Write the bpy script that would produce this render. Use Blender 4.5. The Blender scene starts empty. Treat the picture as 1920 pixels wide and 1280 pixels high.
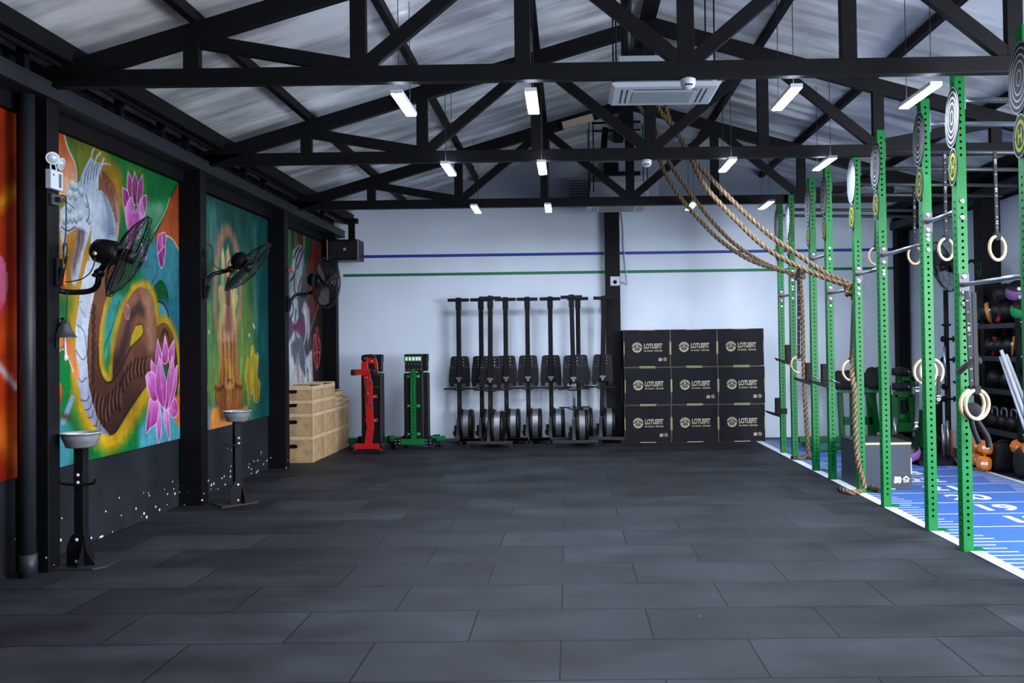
import bpy, bmesh, math, random
import numpy as np
from mathutils import Vector, Matrix

random.seed(7)
scene = bpy.context.scene
COL = scene.collection
PI = math.pi

# ------------------------------------------------------------------ camera
F, CX, CY = 1476.7, 1055.0, 625.0
YAW, PIT, ROL, CH = .0077, .0147, .0129, 1.586
_f = Vector((-math.sin(YAW), math.cos(YAW), 0)); _r = Vector((math.cos(YAW), math.sin(YAW), 0)); _u = Vector((0, 0, 1))
FW = _f * math.cos(PIT) + _u * math.sin(PIT); _u2 = _u * math.cos(PIT) - _f * math.sin(PIT)
RT = _r * math.cos(ROL) - _u2 * math.sin(ROL); UP = _u2 * math.cos(ROL) + _r * math.sin(ROL)
cam = bpy.data.objects.new('camera', bpy.data.cameras.new('camera'))
COL.objects.link(cam)
cam.matrix_world = Matrix(((RT.x, UP.x, -FW.x, 0), (RT.y, UP.y, -FW.y, 0), (RT.z, UP.z, -FW.z, CH), (0, 0, 0, 1)))
cam.data.sensor_width = 36; cam.data.sensor_fit = 'HORIZONTAL'
cam.data.lens = F * 36 / 1920
cam.data.shift_x = (960 - CX) / 1920; cam.data.shift_y = (CY - 640) / 1920
cam.data.clip_start = .05; cam.data.clip_end = 200
scene.camera = cam
scene.view_settings.view_transform = 'Standard'

def _ray(px, py):
    return RT * ((px - CX) / F) + UP * (-(py - CY) / F) + FW
def atx(px, py, X):
    d = _ray(px, py); t = X / d.x; return Vector((X, d.y * t, CH + d.z * t))
def aty(px, py, Y):
    d = _ray(px, py); t = Y / d.y; return Vector((d.x * t, Y, CH + d.z * t))
def atz(px, py, Z=0.):
    d = _ray(px, py); t = (Z - CH) / d.z; return Vector((d.x * t, d.y * t, Z))

# ------------------------------------------------------------------ materials
def lin(c):
    return tuple(((v / 255) / 12.92 if v / 255 <= .04045 else ((v / 255 + .055) / 1.055) ** 2.4) for v in c)
MATS = {}
def mat(name, rgb, rough=.5, metal=0., spec=.5, var=0., vscale=8., bump=0., bscale=60., emit=None, estr=0.):
    m = bpy.data.materials.new(name); m.use_nodes = True
    nt = m.node_tree; b = nt.nodes['Principled BSDF']
    c = lin(rgb)
    b.inputs['Base Color'].default_value = (*c, 1)
    b.inputs['Roughness'].default_value = rough; b.inputs['Metallic'].default_value = metal
    b.inputs['Specular IOR Level'].default_value = spec
    tc = nt.nodes.new('ShaderNodeTexCoord')
    if var:
        n = nt.nodes.new('ShaderNodeTexNoise'); n.inputs['Scale'].default_value = vscale; n.inputs['Detail'].default_value = 5
        nt.links.new(tc.outputs['Object'], n.inputs['Vector'])
        r = nt.nodes.new('ShaderNodeValToRGB')
        r.color_ramp.elements[0].position = .3; r.color_ramp.elements[1].position = .7
        r.color_ramp.elements[0].color = (*[v * (1 - var) for v in c], 1)
        r.color_ramp.elements[1].color = (*[min(1, v * (1 + var)) for v in c], 1)
        nt.links.new(n.outputs['Fac'], r.inputs['Fac']); nt.links.new(r.outputs['Color'], b.inputs['Base Color'])
    if bump:
        n2 = nt.nodes.new('ShaderNodeTexNoise'); n2.inputs['Scale'].default_value = bscale
        nt.links.new(tc.outputs['Object'], n2.inputs['Vector'])
        bp = nt.nodes.new('ShaderNodeBump'); bp.inputs['Strength'].default_value = bump; bp.inputs['Distance'].default_value = .01
        nt.links.new(n2.outputs['Fac'], bp.inputs['Height']); nt.links.new(bp.outputs['Normal'], b.inputs['Normal'])
    if emit:
        b.inputs['Emission Color'].default_value = (*lin(emit), 1); b.inputs['Emission Strength'].default_value = estr
    MATS[name] = m
    return m
M = MATS
mat('black_steel', (10, 10, 13), .6, 0, .18, .25, 5)
mat('black_paint', (9, 9, 12), .6, 0, .18, .2, 3)
mat('slate_paint', (30, 33, 39), .5, 0, .4, .2, 4)
mat('black_plastic', (10, 10, 12), .42, 0, .3)
mat('black_rubber', (22, 23, 26), .75, 0, .3, .2, 20)
mat('black_vinyl', (14, 14, 17), .45, 0, .3, .15, 6, .1, 80)
mat('dark_grey', (34, 36, 40), .5, 0, .4)
mat('plate_grey', (62, 64, 68), .45, .4, .5, .1, 9)
mat('steel', (215, 218, 222), .3, .72, .5, .1, 20)
mat('bolt', (205, 212, 218), .3, .6, .5)
mat('tube_steel', (150, 155, 165), .3, .85)
mat('white_plastic', (190, 197, 203), .45)
mat('white_paint', (235, 238, 240), .6)
mat('green_steel', (0, 98, 42), .45, 0, .25, .06, 6)
mat('dark_green', (2, 84, 36), .45, 0, .25, .08, 6)
mat('red_steel', (165, 20, 20), .35, 0, .5)
mat('wood_ply', (172, 142, 104), .6, 0, .3, .26, 9)
mat('wood_edge', (202, 174, 138), .6, 0, .3, .1, 12)
mat('wood_ring', (186, 158, 126), .45, 0, .4, .1, 12)
mat('rope', (122, 104, 82), .9, 0, .05, .3, 40, .3, 150)
mat('strap', (30, 30, 33), .8, 0, .2)
mat('print_white', (225, 228, 230), .7)
mat('beige', (170, 154, 130), .6)
mat('box_black', (20, 21, 26), .65, 0, .15, .18, 4)
mat('box_slate', (40, 47, 60), .6, 0, .35, .1, 4)
mat('box_edge', (165, 154, 120), .7)
mat('logo_beige', (172, 160, 140), .7)
mat('dumbbell_orange', (205, 112, 36), .5, 0, .4, .06, 9)
mat('purple', (130, 80, 150), .55)
mat('ball_red', (225, 70, 66), .55)
mat('ball_green', (10, 150, 84), .55)
mat('ball_orange', (235, 150, 60), .55)
mat('lime', (122, 138, 30), .75, 0, .06)
mat('disc_grey', (50, 53, 59), .75, 0, .06)
mat('disc_dark', (24, 26, 30), .75, 0, .06)
mat('disc_white', (140, 144, 150), .75, 0, .06)
mat('disc_glare', (92, 96, 104), .7, 0, .1)
mat('blue_paint', (14, 56, 150), .6)
mat('green_paint', (10, 112, 70), .6)
mat('lamp_glass', (190, 200, 205), .15, .3)
mat('orange_tag', (235, 120, 40), .5)
mat('led_light', (255, 255, 255), .5, emit=(226, 235, 252), estr=268.)
mat('grille_grey', (150, 158, 158), .6)
mat('copper', (150, 84, 44), .5)
mat('rope_groove', (64, 50, 36), .95, 0, .05)
mat('uplight_fill', (240, 242, 246), .5, emit=(216, 228, 255), estr=20.)  # glow added on top of the battens to brighten the roof lining
mat('vent_metal', (120, 122, 126), .4, .7, .5, .15, 30)
mat('pvc', (165, 172, 180), .4)
mat('pink_pale', (230, 190, 190), .6)
mat('cable', (14, 14, 16), .5)
mat('cable_white', (200, 205, 210), .5)

def node_mat(name):
    m = bpy.data.materials.new(name); m.use_nodes = True; MATS[name] = m
    return m, m.node_tree, m.node_tree.nodes['Principled BSDF'], m.node_tree.nodes.new, m.node_tree.links.new

# rubber floor: one metre by half metre tiles in running bond
m, nt, b, N, L = node_mat('rubber_tiles')
tc = N('ShaderNodeTexCoord'); mp = N('ShaderNodeMapping'); mp.inputs['Location'].default_value = (.0634 + 10.5, -4.2524 + 10.5, 0)
L(tc.outputs['Object'], mp.inputs['Vector'])
br = N('ShaderNodeTexBrick'); br.offset = .5; br.offset_frequency = 2; br.squash = 1
br.inputs['Scale'].default_value = 1; br.inputs['Brick Width'].default_value = 1; br.inputs['Row Height'].default_value = .5
br.inputs['Mortar Size'].default_value = .005; br.inputs['Mortar Smooth'].default_value = .3
br.inputs['Color1'].default_value = (.74, .74, .74, 1); br.inputs['Color2'].default_value = (1.22, 1.22, 1.22, 1); br.inputs['Mortar'].default_value = (.12, .12, .12, 1)
L(mp.outputs['Vector'], br.inputs['Vector'])
n1 = N('ShaderNodeTexNoise'); n1.inputs['Scale'].default_value = 1.6; n1.inputs['Detail'].default_value = 8; n1.inputs['Roughness'].default_value = .65
mp2 = N('ShaderNodeMapping'); mp2.inputs['Scale'].default_value = (.7, 1.3, 1); L(tc.outputs['Object'], mp2.inputs['Vector']); L(mp2.outputs['Vector'], n1.inputs['Vector'])
r1 = N('ShaderNodeValToRGB'); r1.color_ramp.elements[0].position = .28; r1.color_ramp.elements[1].position = .72
r1.color_ramp.elements[0].color = (*lin((19, 20, 23)), 1); r1.color_ramp.elements[1].color = (*lin((47, 50, 55)), 1)
L(n1.outputs['Fac'], r1.inputs['Fac'])
mx = N('ShaderNodeMix'); mx.data_type = 'RGBA'; mx.blend_type = 'MULTIPLY'; mx.inputs['Factor'].default_value = 1
L(r1.outputs['Color'], mx.inputs[6]); L(br.outputs['Color'], mx.inputs[7])
n3 = N('ShaderNodeTexNoise'); n3.inputs['Scale'].default_value = 350; L(tc.outputs['Object'], n3.inputs['Vector'])
mx2 = N('ShaderNodeMix'); mx2.data_type = 'RGBA'; mx2.blend_type = 'OVERLAY'; mx2.inputs['Factor'].default_value = .25
L(mx.outputs[2], mx2.inputs[6]); L(n3.outputs['Fac'], mx2.inputs[7])
# white scuffs, sparse
vo = N('ShaderNodeTexVoronoi'); vo.inputs['Scale'].default_value = 2.1; mp3 = N('ShaderNodeMapping'); mp3.inputs['Scale'].default_value = (.55, 1.6, 1)
L(tc.outputs['Object'], mp3.inputs['Vector']); L(mp3.outputs['Vector'], vo.inputs['Vector'])
lt = N('ShaderNodeMath'); lt.operation = 'LESS_THAN'; lt.inputs[1].default_value = .013; L(vo.outputs['Distance'], lt.inputs[0])
mx3 = N('ShaderNodeMix'); mx3.data_type = 'RGBA'; mx3.inputs[7].default_value = (.35, .36, .38, 1)
L(lt.outputs[0], mx3.inputs['Factor']); L(mx2.outputs[2], mx3.inputs[6]); L(mx3.outputs[2], b.inputs['Base Color'])
rr = N('ShaderNodeMapRange'); rr.inputs['To Min'].default_value = .5; rr.inputs['To Max'].default_value = .68
L(n1.outputs['Fac'], rr.inputs['Value']); L(rr.outputs[0], b.inputs['Roughness'])
bp = N('ShaderNodeBump'); bp.inputs['Strength'].default_value = .35; bp.inputs['Distance'].default_value = .004
L(br.outputs['Fac'], bp.inputs['Height']); bp.invert = True; L(bp.outputs['Normal'], b.inputs['Normal'])
b.inputs['Specular IOR Level'].default_value = .12

# reflective ribbed foil roof lining
m, nt, b, N, L = node_mat('roof_foil')
tc = N('ShaderNodeTexCoord')
mp = N('ShaderNodeMapping'); mp.inputs['Scale'].default_value = (.55, 4.5, 1); L(tc.outputs['Object'], mp.inputs['Vector'])
n1 = N('ShaderNodeTexNoise'); n1.inputs['Scale'].default_value = 1.3; n1.inputs['Detail'].default_value = 6; L(mp.outputs['Vector'], n1.inputs['Vector'])
mp2 = N('ShaderNodeMapping'); mp2.inputs['Scale'].default_value = (.8, 1.5, 1); L(tc.outputs['Object'], mp2.inputs['Vector'])
n2 = N('ShaderNodeTexNoise'); n2.inputs['Scale'].default_value = 1.1; n2.inputs['Detail'].default_value = 4; L(mp2.outputs['Vector'], n2.inputs['Vector'])
wv = N('ShaderNodeTexWave'); wv.wave_type = 'BANDS'; wv.bands_direction = 'Y'; wv.inputs['Scale'].default_value = .9; wv.inputs['Distortion'].default_value = .6
L(tc.outputs['Object'], wv.inputs['Vector'])
r1 = N('ShaderNodeValToRGB'); r1.color_ramp.elements[0].position = .44; r1.color_ramp.elements[1].position = .57
r1.color_ramp.elements[0].color = (*lin((186, 187, 190)), 1); r1.color_ramp.elements[1].color = (*lin((250, 251, 252)), 1)
mxn = N('ShaderNodeMath'); mxn.operation = 'MULTIPLY_ADD'; mxn.inputs[1].default_value = .4; L(n1.outputs['Fac'], mxn.inputs[0])
ml = N('ShaderNodeMath'); ml.operation = 'MULTIPLY'; ml.inputs[1].default_value = .6; L(n2.outputs['Fac'], ml.inputs[0]); L(ml.outputs[0], mxn.inputs[2])
L(mxn.outputs[0], r1.inputs['Fac']); L(r1.outputs['Color'], b.inputs['Base Color'])
b.inputs['Metallic'].default_value = .22; b.inputs['Roughness'].default_value = .2
ad = N('ShaderNodeMath'); ad.operation = 'MULTIPLY_ADD'; ad.inputs[1].default_value = .5; L(wv.outputs['Fac'], ad.inputs[0]); L(n1.outputs['Fac'], ad.inputs[2])
bp = N('ShaderNodeBump'); bp.inputs['Strength'].default_value = .4; bp.inputs['Distance'].default_value = .03
L(ad.outputs[0], bp.inputs['Height']); L(bp.outputs['Normal'], b.inputs['Normal'])

# charcoal wall with chipped paint low down
for nm_, ca_, cb_, vs_, tm_, fm_ in (('charcoal_wall', (23, 25, 29), (38, 41, 46), 13, .36, .68), ('chipped_black', (8, 8, 11), (13, 13, 16), 15, .36, .34)):
    m, nt, b, N, L = node_mat(nm_)
    tc = N('ShaderNodeTexCoord'); vo = N('ShaderNodeTexVoronoi'); vo.inputs['Scale'].default_value = vs_; vo.inputs['Randomness'].default_value = 1
    L(tc.outputs['Object'], vo.inputs['Vector'])
    nz = N('ShaderNodeTexNoise'); nz.inputs['Scale'].default_value = 2.2; nz.inputs['Detail'].default_value = 6; L(tc.outputs['Object'], nz.inputs['Vector'])
    sx = N('ShaderNodeSeparateXYZ'); L(tc.outputs['Object'], sx.inputs[0])
    hr = N('ShaderNodeMapRange'); hr.inputs['From Min'].default_value = .0; hr.inputs['From Max'].default_value = fm_; hr.inputs['To Min'].default_value = tm_; hr.inputs['To Max'].default_value = .0
    L(sx.outputs['Z'], hr.inputs['Value'])
    mu = N('ShaderNodeMath'); mu.operation = 'MULTIPLY'; L(hr.outputs[0], mu.inputs[0]); L(nz.outputs['Fac'], mu.inputs[1])
    lt = N('ShaderNodeMath'); lt.operation = 'LESS_THAN'; L(vo.outputs['Distance'], lt.inputs[0]); L(mu.outputs[0], lt.inputs[1])
    rp = N('ShaderNodeValToRGB'); rp.color_ramp.elements[0].position = .3; rp.color_ramp.elements[1].position = .75
    rp.color_ramp.elements[0].color = (*lin(ca_), 1); rp.color_ramp.elements[1].color = (*lin(cb_), 1)
    L(nz.outputs['Fac'], rp.inputs['Fac'])
    mx = N('ShaderNodeMix'); mx.data_type = 'RGBA'; mx.inputs[7].default_value = (.6, .63, .66, 1)
    L(lt.outputs[0], mx.inputs['Factor']); L(rp.outputs['Color'], mx.inputs[6]); L(mx.outputs[2], b.inputs['Base Color'])
    b.inputs['Roughness'].default_value = .55
    b.inputs['Specular IOR Level'].default_value = .15

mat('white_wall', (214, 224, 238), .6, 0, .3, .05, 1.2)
mat('gable_shaded', (142, 150, 163), .65, 0, .25, .06, 1.2)  # wall colour darkened to carry the shade high on the gable
mat('shade_wall', (120, 126, 138), .7, 0, .3, .08, 1.2)
mat('turf_blue', (10, 74, 152), .7, 0, .25, .08, 3, .25, 220)
_b = M['turf_blue'].node_tree.nodes['Principled BSDF']; _b.inputs['Sheen Weight'].default_value = .07; _b.inputs['Sheen Roughness'].default_value = .45; _b.inputs['Sheen Tint'].default_value = (.85, .93, 1, 1)
mat('turf_white', (205, 210, 216), .7)

# ------------------------------------------------------------------ mesh builder
def basis(ax):
    ax = Vector(ax).normalized()
    t = Vector((0, 0, 1)) if abs(ax.z) < .9 else Vector((1, 0, 0))
    a = t.cross(ax).normalized(); return a, ax.cross(a).normalized(), ax

class MB:
    def __init__(s): s.v = []; s.f = []; s.m = []; s.s = []
    def add(s, vs, fs, mi=0, smooth=False):
        o = len(s.v); s.v += [tuple(p) for p in vs]
        for f in fs: s.f.append([o + i for i in f]); s.m.append(mi); s.s.append(smooth)
        return s
    def hexa(s, c, mi=0):
        return s.add(c, [(0, 3, 2, 1), (4, 5, 6, 7), (0, 1, 5, 4), (1, 2, 6, 5), (2, 3, 7, 6), (3, 0, 4, 7)], mi)
    def bx(s, x0, x1, y0, y1, z0, z1, mi=0):
        return s.hexa([(x0, y0, z0), (x1, y0, z0), (x1, y1, z0), (x0, y1, z0), (x0, y0, z1), (x1, y0, z1), (x1, y1, z1), (x0, y1, z1)], mi)
    def bar(s, p0, p1, w, h=None, up=(0, 0, 1), mi=0):
        p0, p1 = Vector(p0), Vector(p1); d = (p1 - p0).normalized(); h = h or w
        a = d.cross(Vector(up))
        if a.length < 1e-4: a = d.cross(Vector((0, 1, 0)))
        a.normalize(); c = a.cross(d).normalized(); a = a * w / 2; c = c * h / 2
        q = [-a - c, a - c, a + c, -a + c]
        return s.add([p0 + k for k in q] + [p1 + k for k in q], [(0, 1, 2, 3), (7, 6, 5, 4), (0, 4, 5, 1), (1, 5, 6, 2), (2, 6, 7, 3), (3, 7, 4, 0)], mi)
    def tube(s, pts, r, n=10, mi=0, closed=False, twist=0., lobes=0, amp=0.):
        pts = [Vector(p) for p in pts]; k = len(pts); rings = []; LL = []
        t0 = (pts[1] - pts[0]).normalized(); a, b2, _ = basis(t0); nrm = a; L = 0
        for i, p in enumerate(pts):
            if closed: t = pts[(i + 1) % k] - pts[i - 1]
            else: t = pts[min(i + 1, k - 1)] - pts[max(i - 1, 0)]
            t.normalize()
            nrm = (nrm - t * nrm.dot(t)).normalized(); bn = t.cross(nrm)
            if i: L += (p - pts[i - 1]).length
            LL.append(L); rad = r(i / (k - 1)) if callable(r) else r
            ring = []
            for j in range(n):
                th = 2 * PI * j / n
                rj = rad * (1 + amp * math.cos(lobes * (th) - twist * L)) if lobes else rad
                ring.append(p + nrm * math.cos(th) * rj + bn * math.sin(th) * rj)
            rings.append(ring)
        vs = [q for R_ in rings for q in R_]; fs = []
        for i in range(k if closed else k - 1):
            i2 = (i + 1) % k
            for j in range(n): fs.append((i * n + j, i * n + (j + 1) % n, i2 * n + (j + 1) % n, i2 * n + j))
        f0 = len(s.f); s.add(vs, fs, mi, True)
        if lobes:
            for i in range(k - 1):
                for j in range(n):
                    if math.cos(lobes * 2 * PI * (j + .5) / n - twist * (LL[i] + LL[i + 1]) / 2) < -.45: s.m[f0 + i * n + j] = mi + 1
        if not closed:
            s.add(rings[0], [tuple(reversed(range(n)))], mi); s.add(rings[-1], [tuple(range(n))], mi)
        return s
    def lathe(s, prof, org, ax=(0, 0, 1), n=24, mi=0, smooth=True, cap=True):
        a, b2, c = basis(ax); org = Vector(org); vs = []
        for r, h in prof:
            for j in range(n):
                th = 2 * PI * j / n; vs.append(org + c * h + (a * math.cos(th) + b2 * math.sin(th)) * r)
        k = len(prof); fs = []
        for i in range(k - 1):
            for j in range(n): fs.append((i * n + j, i * n + (j + 1) % n, (i + 1) * n + (j + 1) % n, (i + 1) * n + j))
        mis = mi if isinstance(mi, list) else [mi] * (k - 1)
        o = len(s.v); s.v += [tuple(p) for p in vs]
        for q, f in enumerate(fs): s.f.append([o + i for i in f]); s.m.append(mis[q // n]); s.s.append(smooth)
        if cap:
            if prof[0][0] > 1e-5: s.f.append([o + j for j in reversed(range(n))]); s.m.append(mis[0]); s.s.append(False)
            if prof[-1][0] > 1e-5: s.f.append([o + (k - 1) * n + j for j in range(n)]); s.m.append(mis[-1]); s.s.append(False)
        return s
    def cyl(s, p0, p1, r, n=16, mi=0):
        p0, p1 = Vector(p0), Vector(p1); return s.lathe([(r, 0), (r, (p1 - p0).length)], p0, p1 - p0, n, mi)
    def prism(s, poly, org, u, v, d, mi=0):
        org, u, v = Vector(org), Vector(u).normalized(), Vector(v).normalized(); w = u.cross(v) * d
        n = len(poly); A = [org + u * p[0] + v * p[1] for p in poly]; B = [p + w for p in A]
        return s.add(A + B, [tuple(reversed(range(n))), tuple(range(n, 2 * n))] + [(i, (i + 1) % n, n + (i + 1) % n, n + i) for i in range(n)], mi)
    def sphere(s, c, r, n=18, sc=(1, 1, 1), mi=0, rot=None):
        c = Vector(c); vs = []; m = n // 2
        for i in range(m + 1):
            ph = PI * i / m
            for j in range(n):
                th = 2 * PI * j / n
                p = Vector((math.sin(ph) * math.cos(th) * sc[0], math.sin(ph) * math.sin(th) * sc[1], math.cos(ph) * sc[2])) * r
                if rot: p = rot @ p
                vs.append(c + p)
        return s.add(vs, [(i * n + j, (i + 1) * n + j, (i + 1) * n + (j + 1) % n, i * n + (j + 1) % n) for i in range(m) for j in range(n)], mi, True)
    def torus(s, c, ax, R, r, n=32, k=8, mi=0):
        a, b2, _ = basis(ax); c = Vector(c)
        return s.tube([c + (a * math.cos(2 * PI * i / n) + b2 * math.sin(2 * PI * i / n)) * R for i in range(n)], r, k, mi, True)
    def disc(s, c, ax, r0, r1, n=40, mi=0):
        a, b2, w = basis(ax); c = Vector(c); vs = []
        for r in (r0, r1):
            for j in range(n): vs.append(c + (a * math.cos(2 * PI * j / n) + b2 * math.sin(2 * PI * j / n)) * r)
        if r0 < 1e-6: return s.add(vs[n:], [tuple(range(n))], mi)
        return s.add(vs, [(j, n + j, n + (j + 1) % n, (j + 1) % n) for j in range(n)], mi)

ORG = {}
def origin(o):
    p = Vector((0, 0, 0))
    while o is not None:
        p += ORG.get(o.name, Vector((0, 0, 0))); o = o.parent
    return p

def obj(name, mb, mats, parent=None, bevel=0., world=True):
    me = bpy.data.meshes.new(name)
    off = origin(parent) if (parent is not None and world) else Vector((0, 0, 0))
    me.from_pydata([(p[0] - off.x, p[1] - off.y, p[2] - off.z) for p in mb.v], [], mb.f)
    mats = mats if isinstance(mats, (list, tuple)) else [mats]
    for k in mats: me.materials.append(M[k] if isinstance(k, str) else k)
    me.polygons.foreach_set('material_index', mb.m); me.polygons.foreach_set('use_smooth', mb.s)
    me.update()
    o = bpy.data.objects.new(name, me); COL.objects.link(o)
    if parent is not None: o.parent = parent
    if bevel:
        md = o.modifiers.new('edge', 'BEVEL'); md.width = bevel; md.segments = 2; md.limit_method = 'ANGLE'; md.angle_limit = .7
    return o

def tag(o, label, cat, group=None, kind=None):
    o['label'] = label; o['category'] = cat
    if group: o['group'] = group
    if kind: o['kind'] = kind
    return o

def thing(name, label, cat, loc=(0, 0, 0), group=None):
    o = bpy.data.objects.new(name, None); COL.objects.link(o); o.empty_display_size = .1
    o.location = loc; ORG[o.name] = Vector(loc)
    return tag(o, label, cat, group)

def struct(name, mb, mats, bevel=0.):
    o = obj(name, mb, mats, None, bevel); o['kind'] = 'structure'; return o

def kids(o): return [c for c in bpy.data.objects if c.parent == o]
def dup(root, label, loc, rotz=0., group=None):
    r = root.copy(); COL.objects.link(r); r.location = loc; r.rotation_euler = (0, 0, rotz); r['label'] = label
    if group: r['group'] = group
    ORG[r.name] = Vector(loc)
    for ch in kids(root):
        c = ch.copy(); COL.objects.link(c); c.parent = r
        for g in kids(ch):
            d = g.copy(); COL.objects.link(d); d.parent = c
    return r

def text_mb(body, size, org, u, v, bold=.0, align='CENTER', sx=1., ext=0.):
    """lettering laid out on the plane spanned by u (reading direction) and v (up)"""
    cu = bpy.data.curves.new('lettering', 'FONT'); cu.body = body; cu.size = size; cu.align_x = align; cu.align_y = 'CENTER'
    cu.offset = bold; cu.resolution_u = 3
    ob = bpy.data.objects.new('lettering', cu); COL.objects.link(ob)
    dg = bpy.context.evaluated_depsgraph_get(); dg.update()
    me = bpy.data.meshes.new_from_object(ob.evaluated_get(dg))
    org, u, v = Vector(org), Vector(u).normalized(), Vector(v).normalized()
    vs = [org + u * (p.co.x * sx) + v * p.co.y for p in me.vertices]
    fs = [tuple(p.vertices) for p in me.polygons]
    bpy.data.objects.remove(ob); bpy.data.meshes.remove(me); bpy.data.curves.remove(cu)
    return vs, fs

def spline(pts, per=12):
    pts = [Vector(p) for p in pts]; out = []
    for i in range(len(pts) - 1):
        p0 = pts[max(i - 1, 0)]; p1 = pts[i]; p2 = pts[i + 1]; p3 = pts[min(i + 2, len(pts) - 1)]
        for j in range(per):
            t = j / per
            out.append(.5 * ((2 * p1) + (p2 - p0) * t + (2 * p0 - 5 * p1 + 4 * p2 - p3) * t * t + (3 * p1 - p0 - 3 * p2 + p3) * t ** 3))
    out.append(pts[-1]); return out
# ================================================================== ROOM
XL, XR, YBK, YF = -4.0, 5.66, 13.2, -2.0
RX, RZ, SL = .88, 5.13, .29            # ridge position, ridge height, roof slope
def roofz(x): return RZ - SL * abs(x - RX)

mb = MB(); mb.bx(XL - .2, XR + 1.6, YF, YBK + .2, -.1, 0); struct('floor', mb, 'rubber_tiles')
mb = MB(); mb.bx(XL - .2, XL, YF, YBK + .2, 0, roofz(XL) + .05); struct('wall_left', mb, 'charcoal_wall')
mb = MB(); gx = (RZ + .03 - 3.9) / SL
mb.prism([(XL, 0), (XR, 0), (XR, roofz(XR) + .03), (RX + gx, 3.9), (RX - gx, 3.9), (XL, roofz(XL) + .03)], (0, YBK + .2, 0), (1, 0, 0), (0, 0, 1), .2)
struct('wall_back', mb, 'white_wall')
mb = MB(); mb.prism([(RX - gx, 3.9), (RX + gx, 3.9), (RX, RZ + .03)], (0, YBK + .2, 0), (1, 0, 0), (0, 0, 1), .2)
struct('wall_back_gable', mb, 'gable_shaded')  # same wall as below, with shade put into its colour
mb = MB(); mb.bx(XR, XR + .2, 6.9, YBK + .2, 0, roofz(XR) + .05); mb.bx(XR, XR + .2, YF, 6.9, 3.2, roofz(XR) + .05); struct('wall_right', mb, 'white_wall')
mb = MB(); mb.bx(XL - .2, XR + .2, YF - .2, YF, 0, 5.3); struct('wall_front', mb, 'shade_wall')
mb = MB()
for x0, x1 in ((XL - .3, RX), (RX, XR + .3)):
    a, c = roofz(x0), roofz(x1)
    mb.hexa([(x0, YF, a), (x1, YF, c), (x1, YBK + .2, c), (x0, YBK + .2, a), (x0, YF, a + .06), (x1, YF, c + .06), (x1, YBK + .2, c + .06), (x0, YBK + .2, a + .06)])
struct('ceiling', mb, 'roof_foil')

# pillars
PILY = [.885, 3.27, 5.655, 8.03, 10.42, 12.72]
for i, y in enumerate(PILY):
    mb = MB(); mb.bx(XL, -3.76, y, y + .135, 0, 3.43)
    if i < 2: continue
    struct('pillar', mb, 'chipped_black', .006)
for y in (10.42,):
    mb = MB(); mb.bx(5.42, XR, y - .1, y + .12, 0, 3.43); struct('pillar', mb, 'black_paint', .006)
mb = MB(); mb.bx(5.44, 5.62, 13.02, YBK, 0, roofz(5.6)); struct('pillar', mb, 'black_paint', .006)
mb = MB(); mb.bx(.62, .86, 13.0, YBK, 0, 4.6); struct('pillar', mb, 'black_steel', .008)
# chipped white corner edges on the two nearest left pillars
# wall beams
for nm, x0, x1 in (('beam_left', -3.95, -3.74), ('beam_right', 5.4, 5.6)):
    mb = MB(); mb.bx(x0, x1, YF, YBK, 3.43, 3.45); mb.bx(x0, x1, YF, YBK, 3.53, 3.55)
    xi = x1 - .012 if x0 < 0 else x0
    mb.bx(xi - .004, xi + .008, YF, YBK, 3.45, 3.53)
    struct(nm, mb, 'slate_paint')
mb = MB(); mb.bx(XL, -3.93, YF, YBK, 3.31, 3.9); struct('wall_left_header', mb, 'black_paint')
mb = MB(); mb.bx(5.6, XR, YF, YBK, 3.4, 3.75); struct('wall_right_header', mb, 'black_paint')
k = 0
for y in [4.9, 5.42, 6.6, 7.28, 7.75, 9.15, 9.75, 11.5, 12.1]:
    mb = MB(); mb.bx(-3.82, -3.76, y, y + .05, 3.55, 3.72); struct('stud', mb, 'black_paint')
for nm, s in (('eave_strip', -1), ('eave_strip', 1)):
    x = RX + s * 4.5
    mb = MB(); mb.bx(x - .03, x + .03, YF, YBK, roofz(x) - .14, roofz(x) - .005); mb.bx(x - .07 * -s - .012, x - .07 * -s + .012, YF, YBK, roofz(x) - .17, roofz(x) - .02)
    struct('trim_%d' % (1 if s < 0 else 2), mb, 'black_steel')
for x in (-2.73, -1.51, -.3, 2.06, 3.26, 4.48):
    mb = MB(); z = roofz(x); mb.bx(x - .032, x + .032, YF, YBK, z - .09, z - .006); struct('purlin', mb, 'black_steel')
mb = MB(); mb.bx(RX - .07, RX + .07, YF, YBK, RZ - .16, RZ - .025); struct('ridge_beam', mb, 'black_steel')

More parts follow.
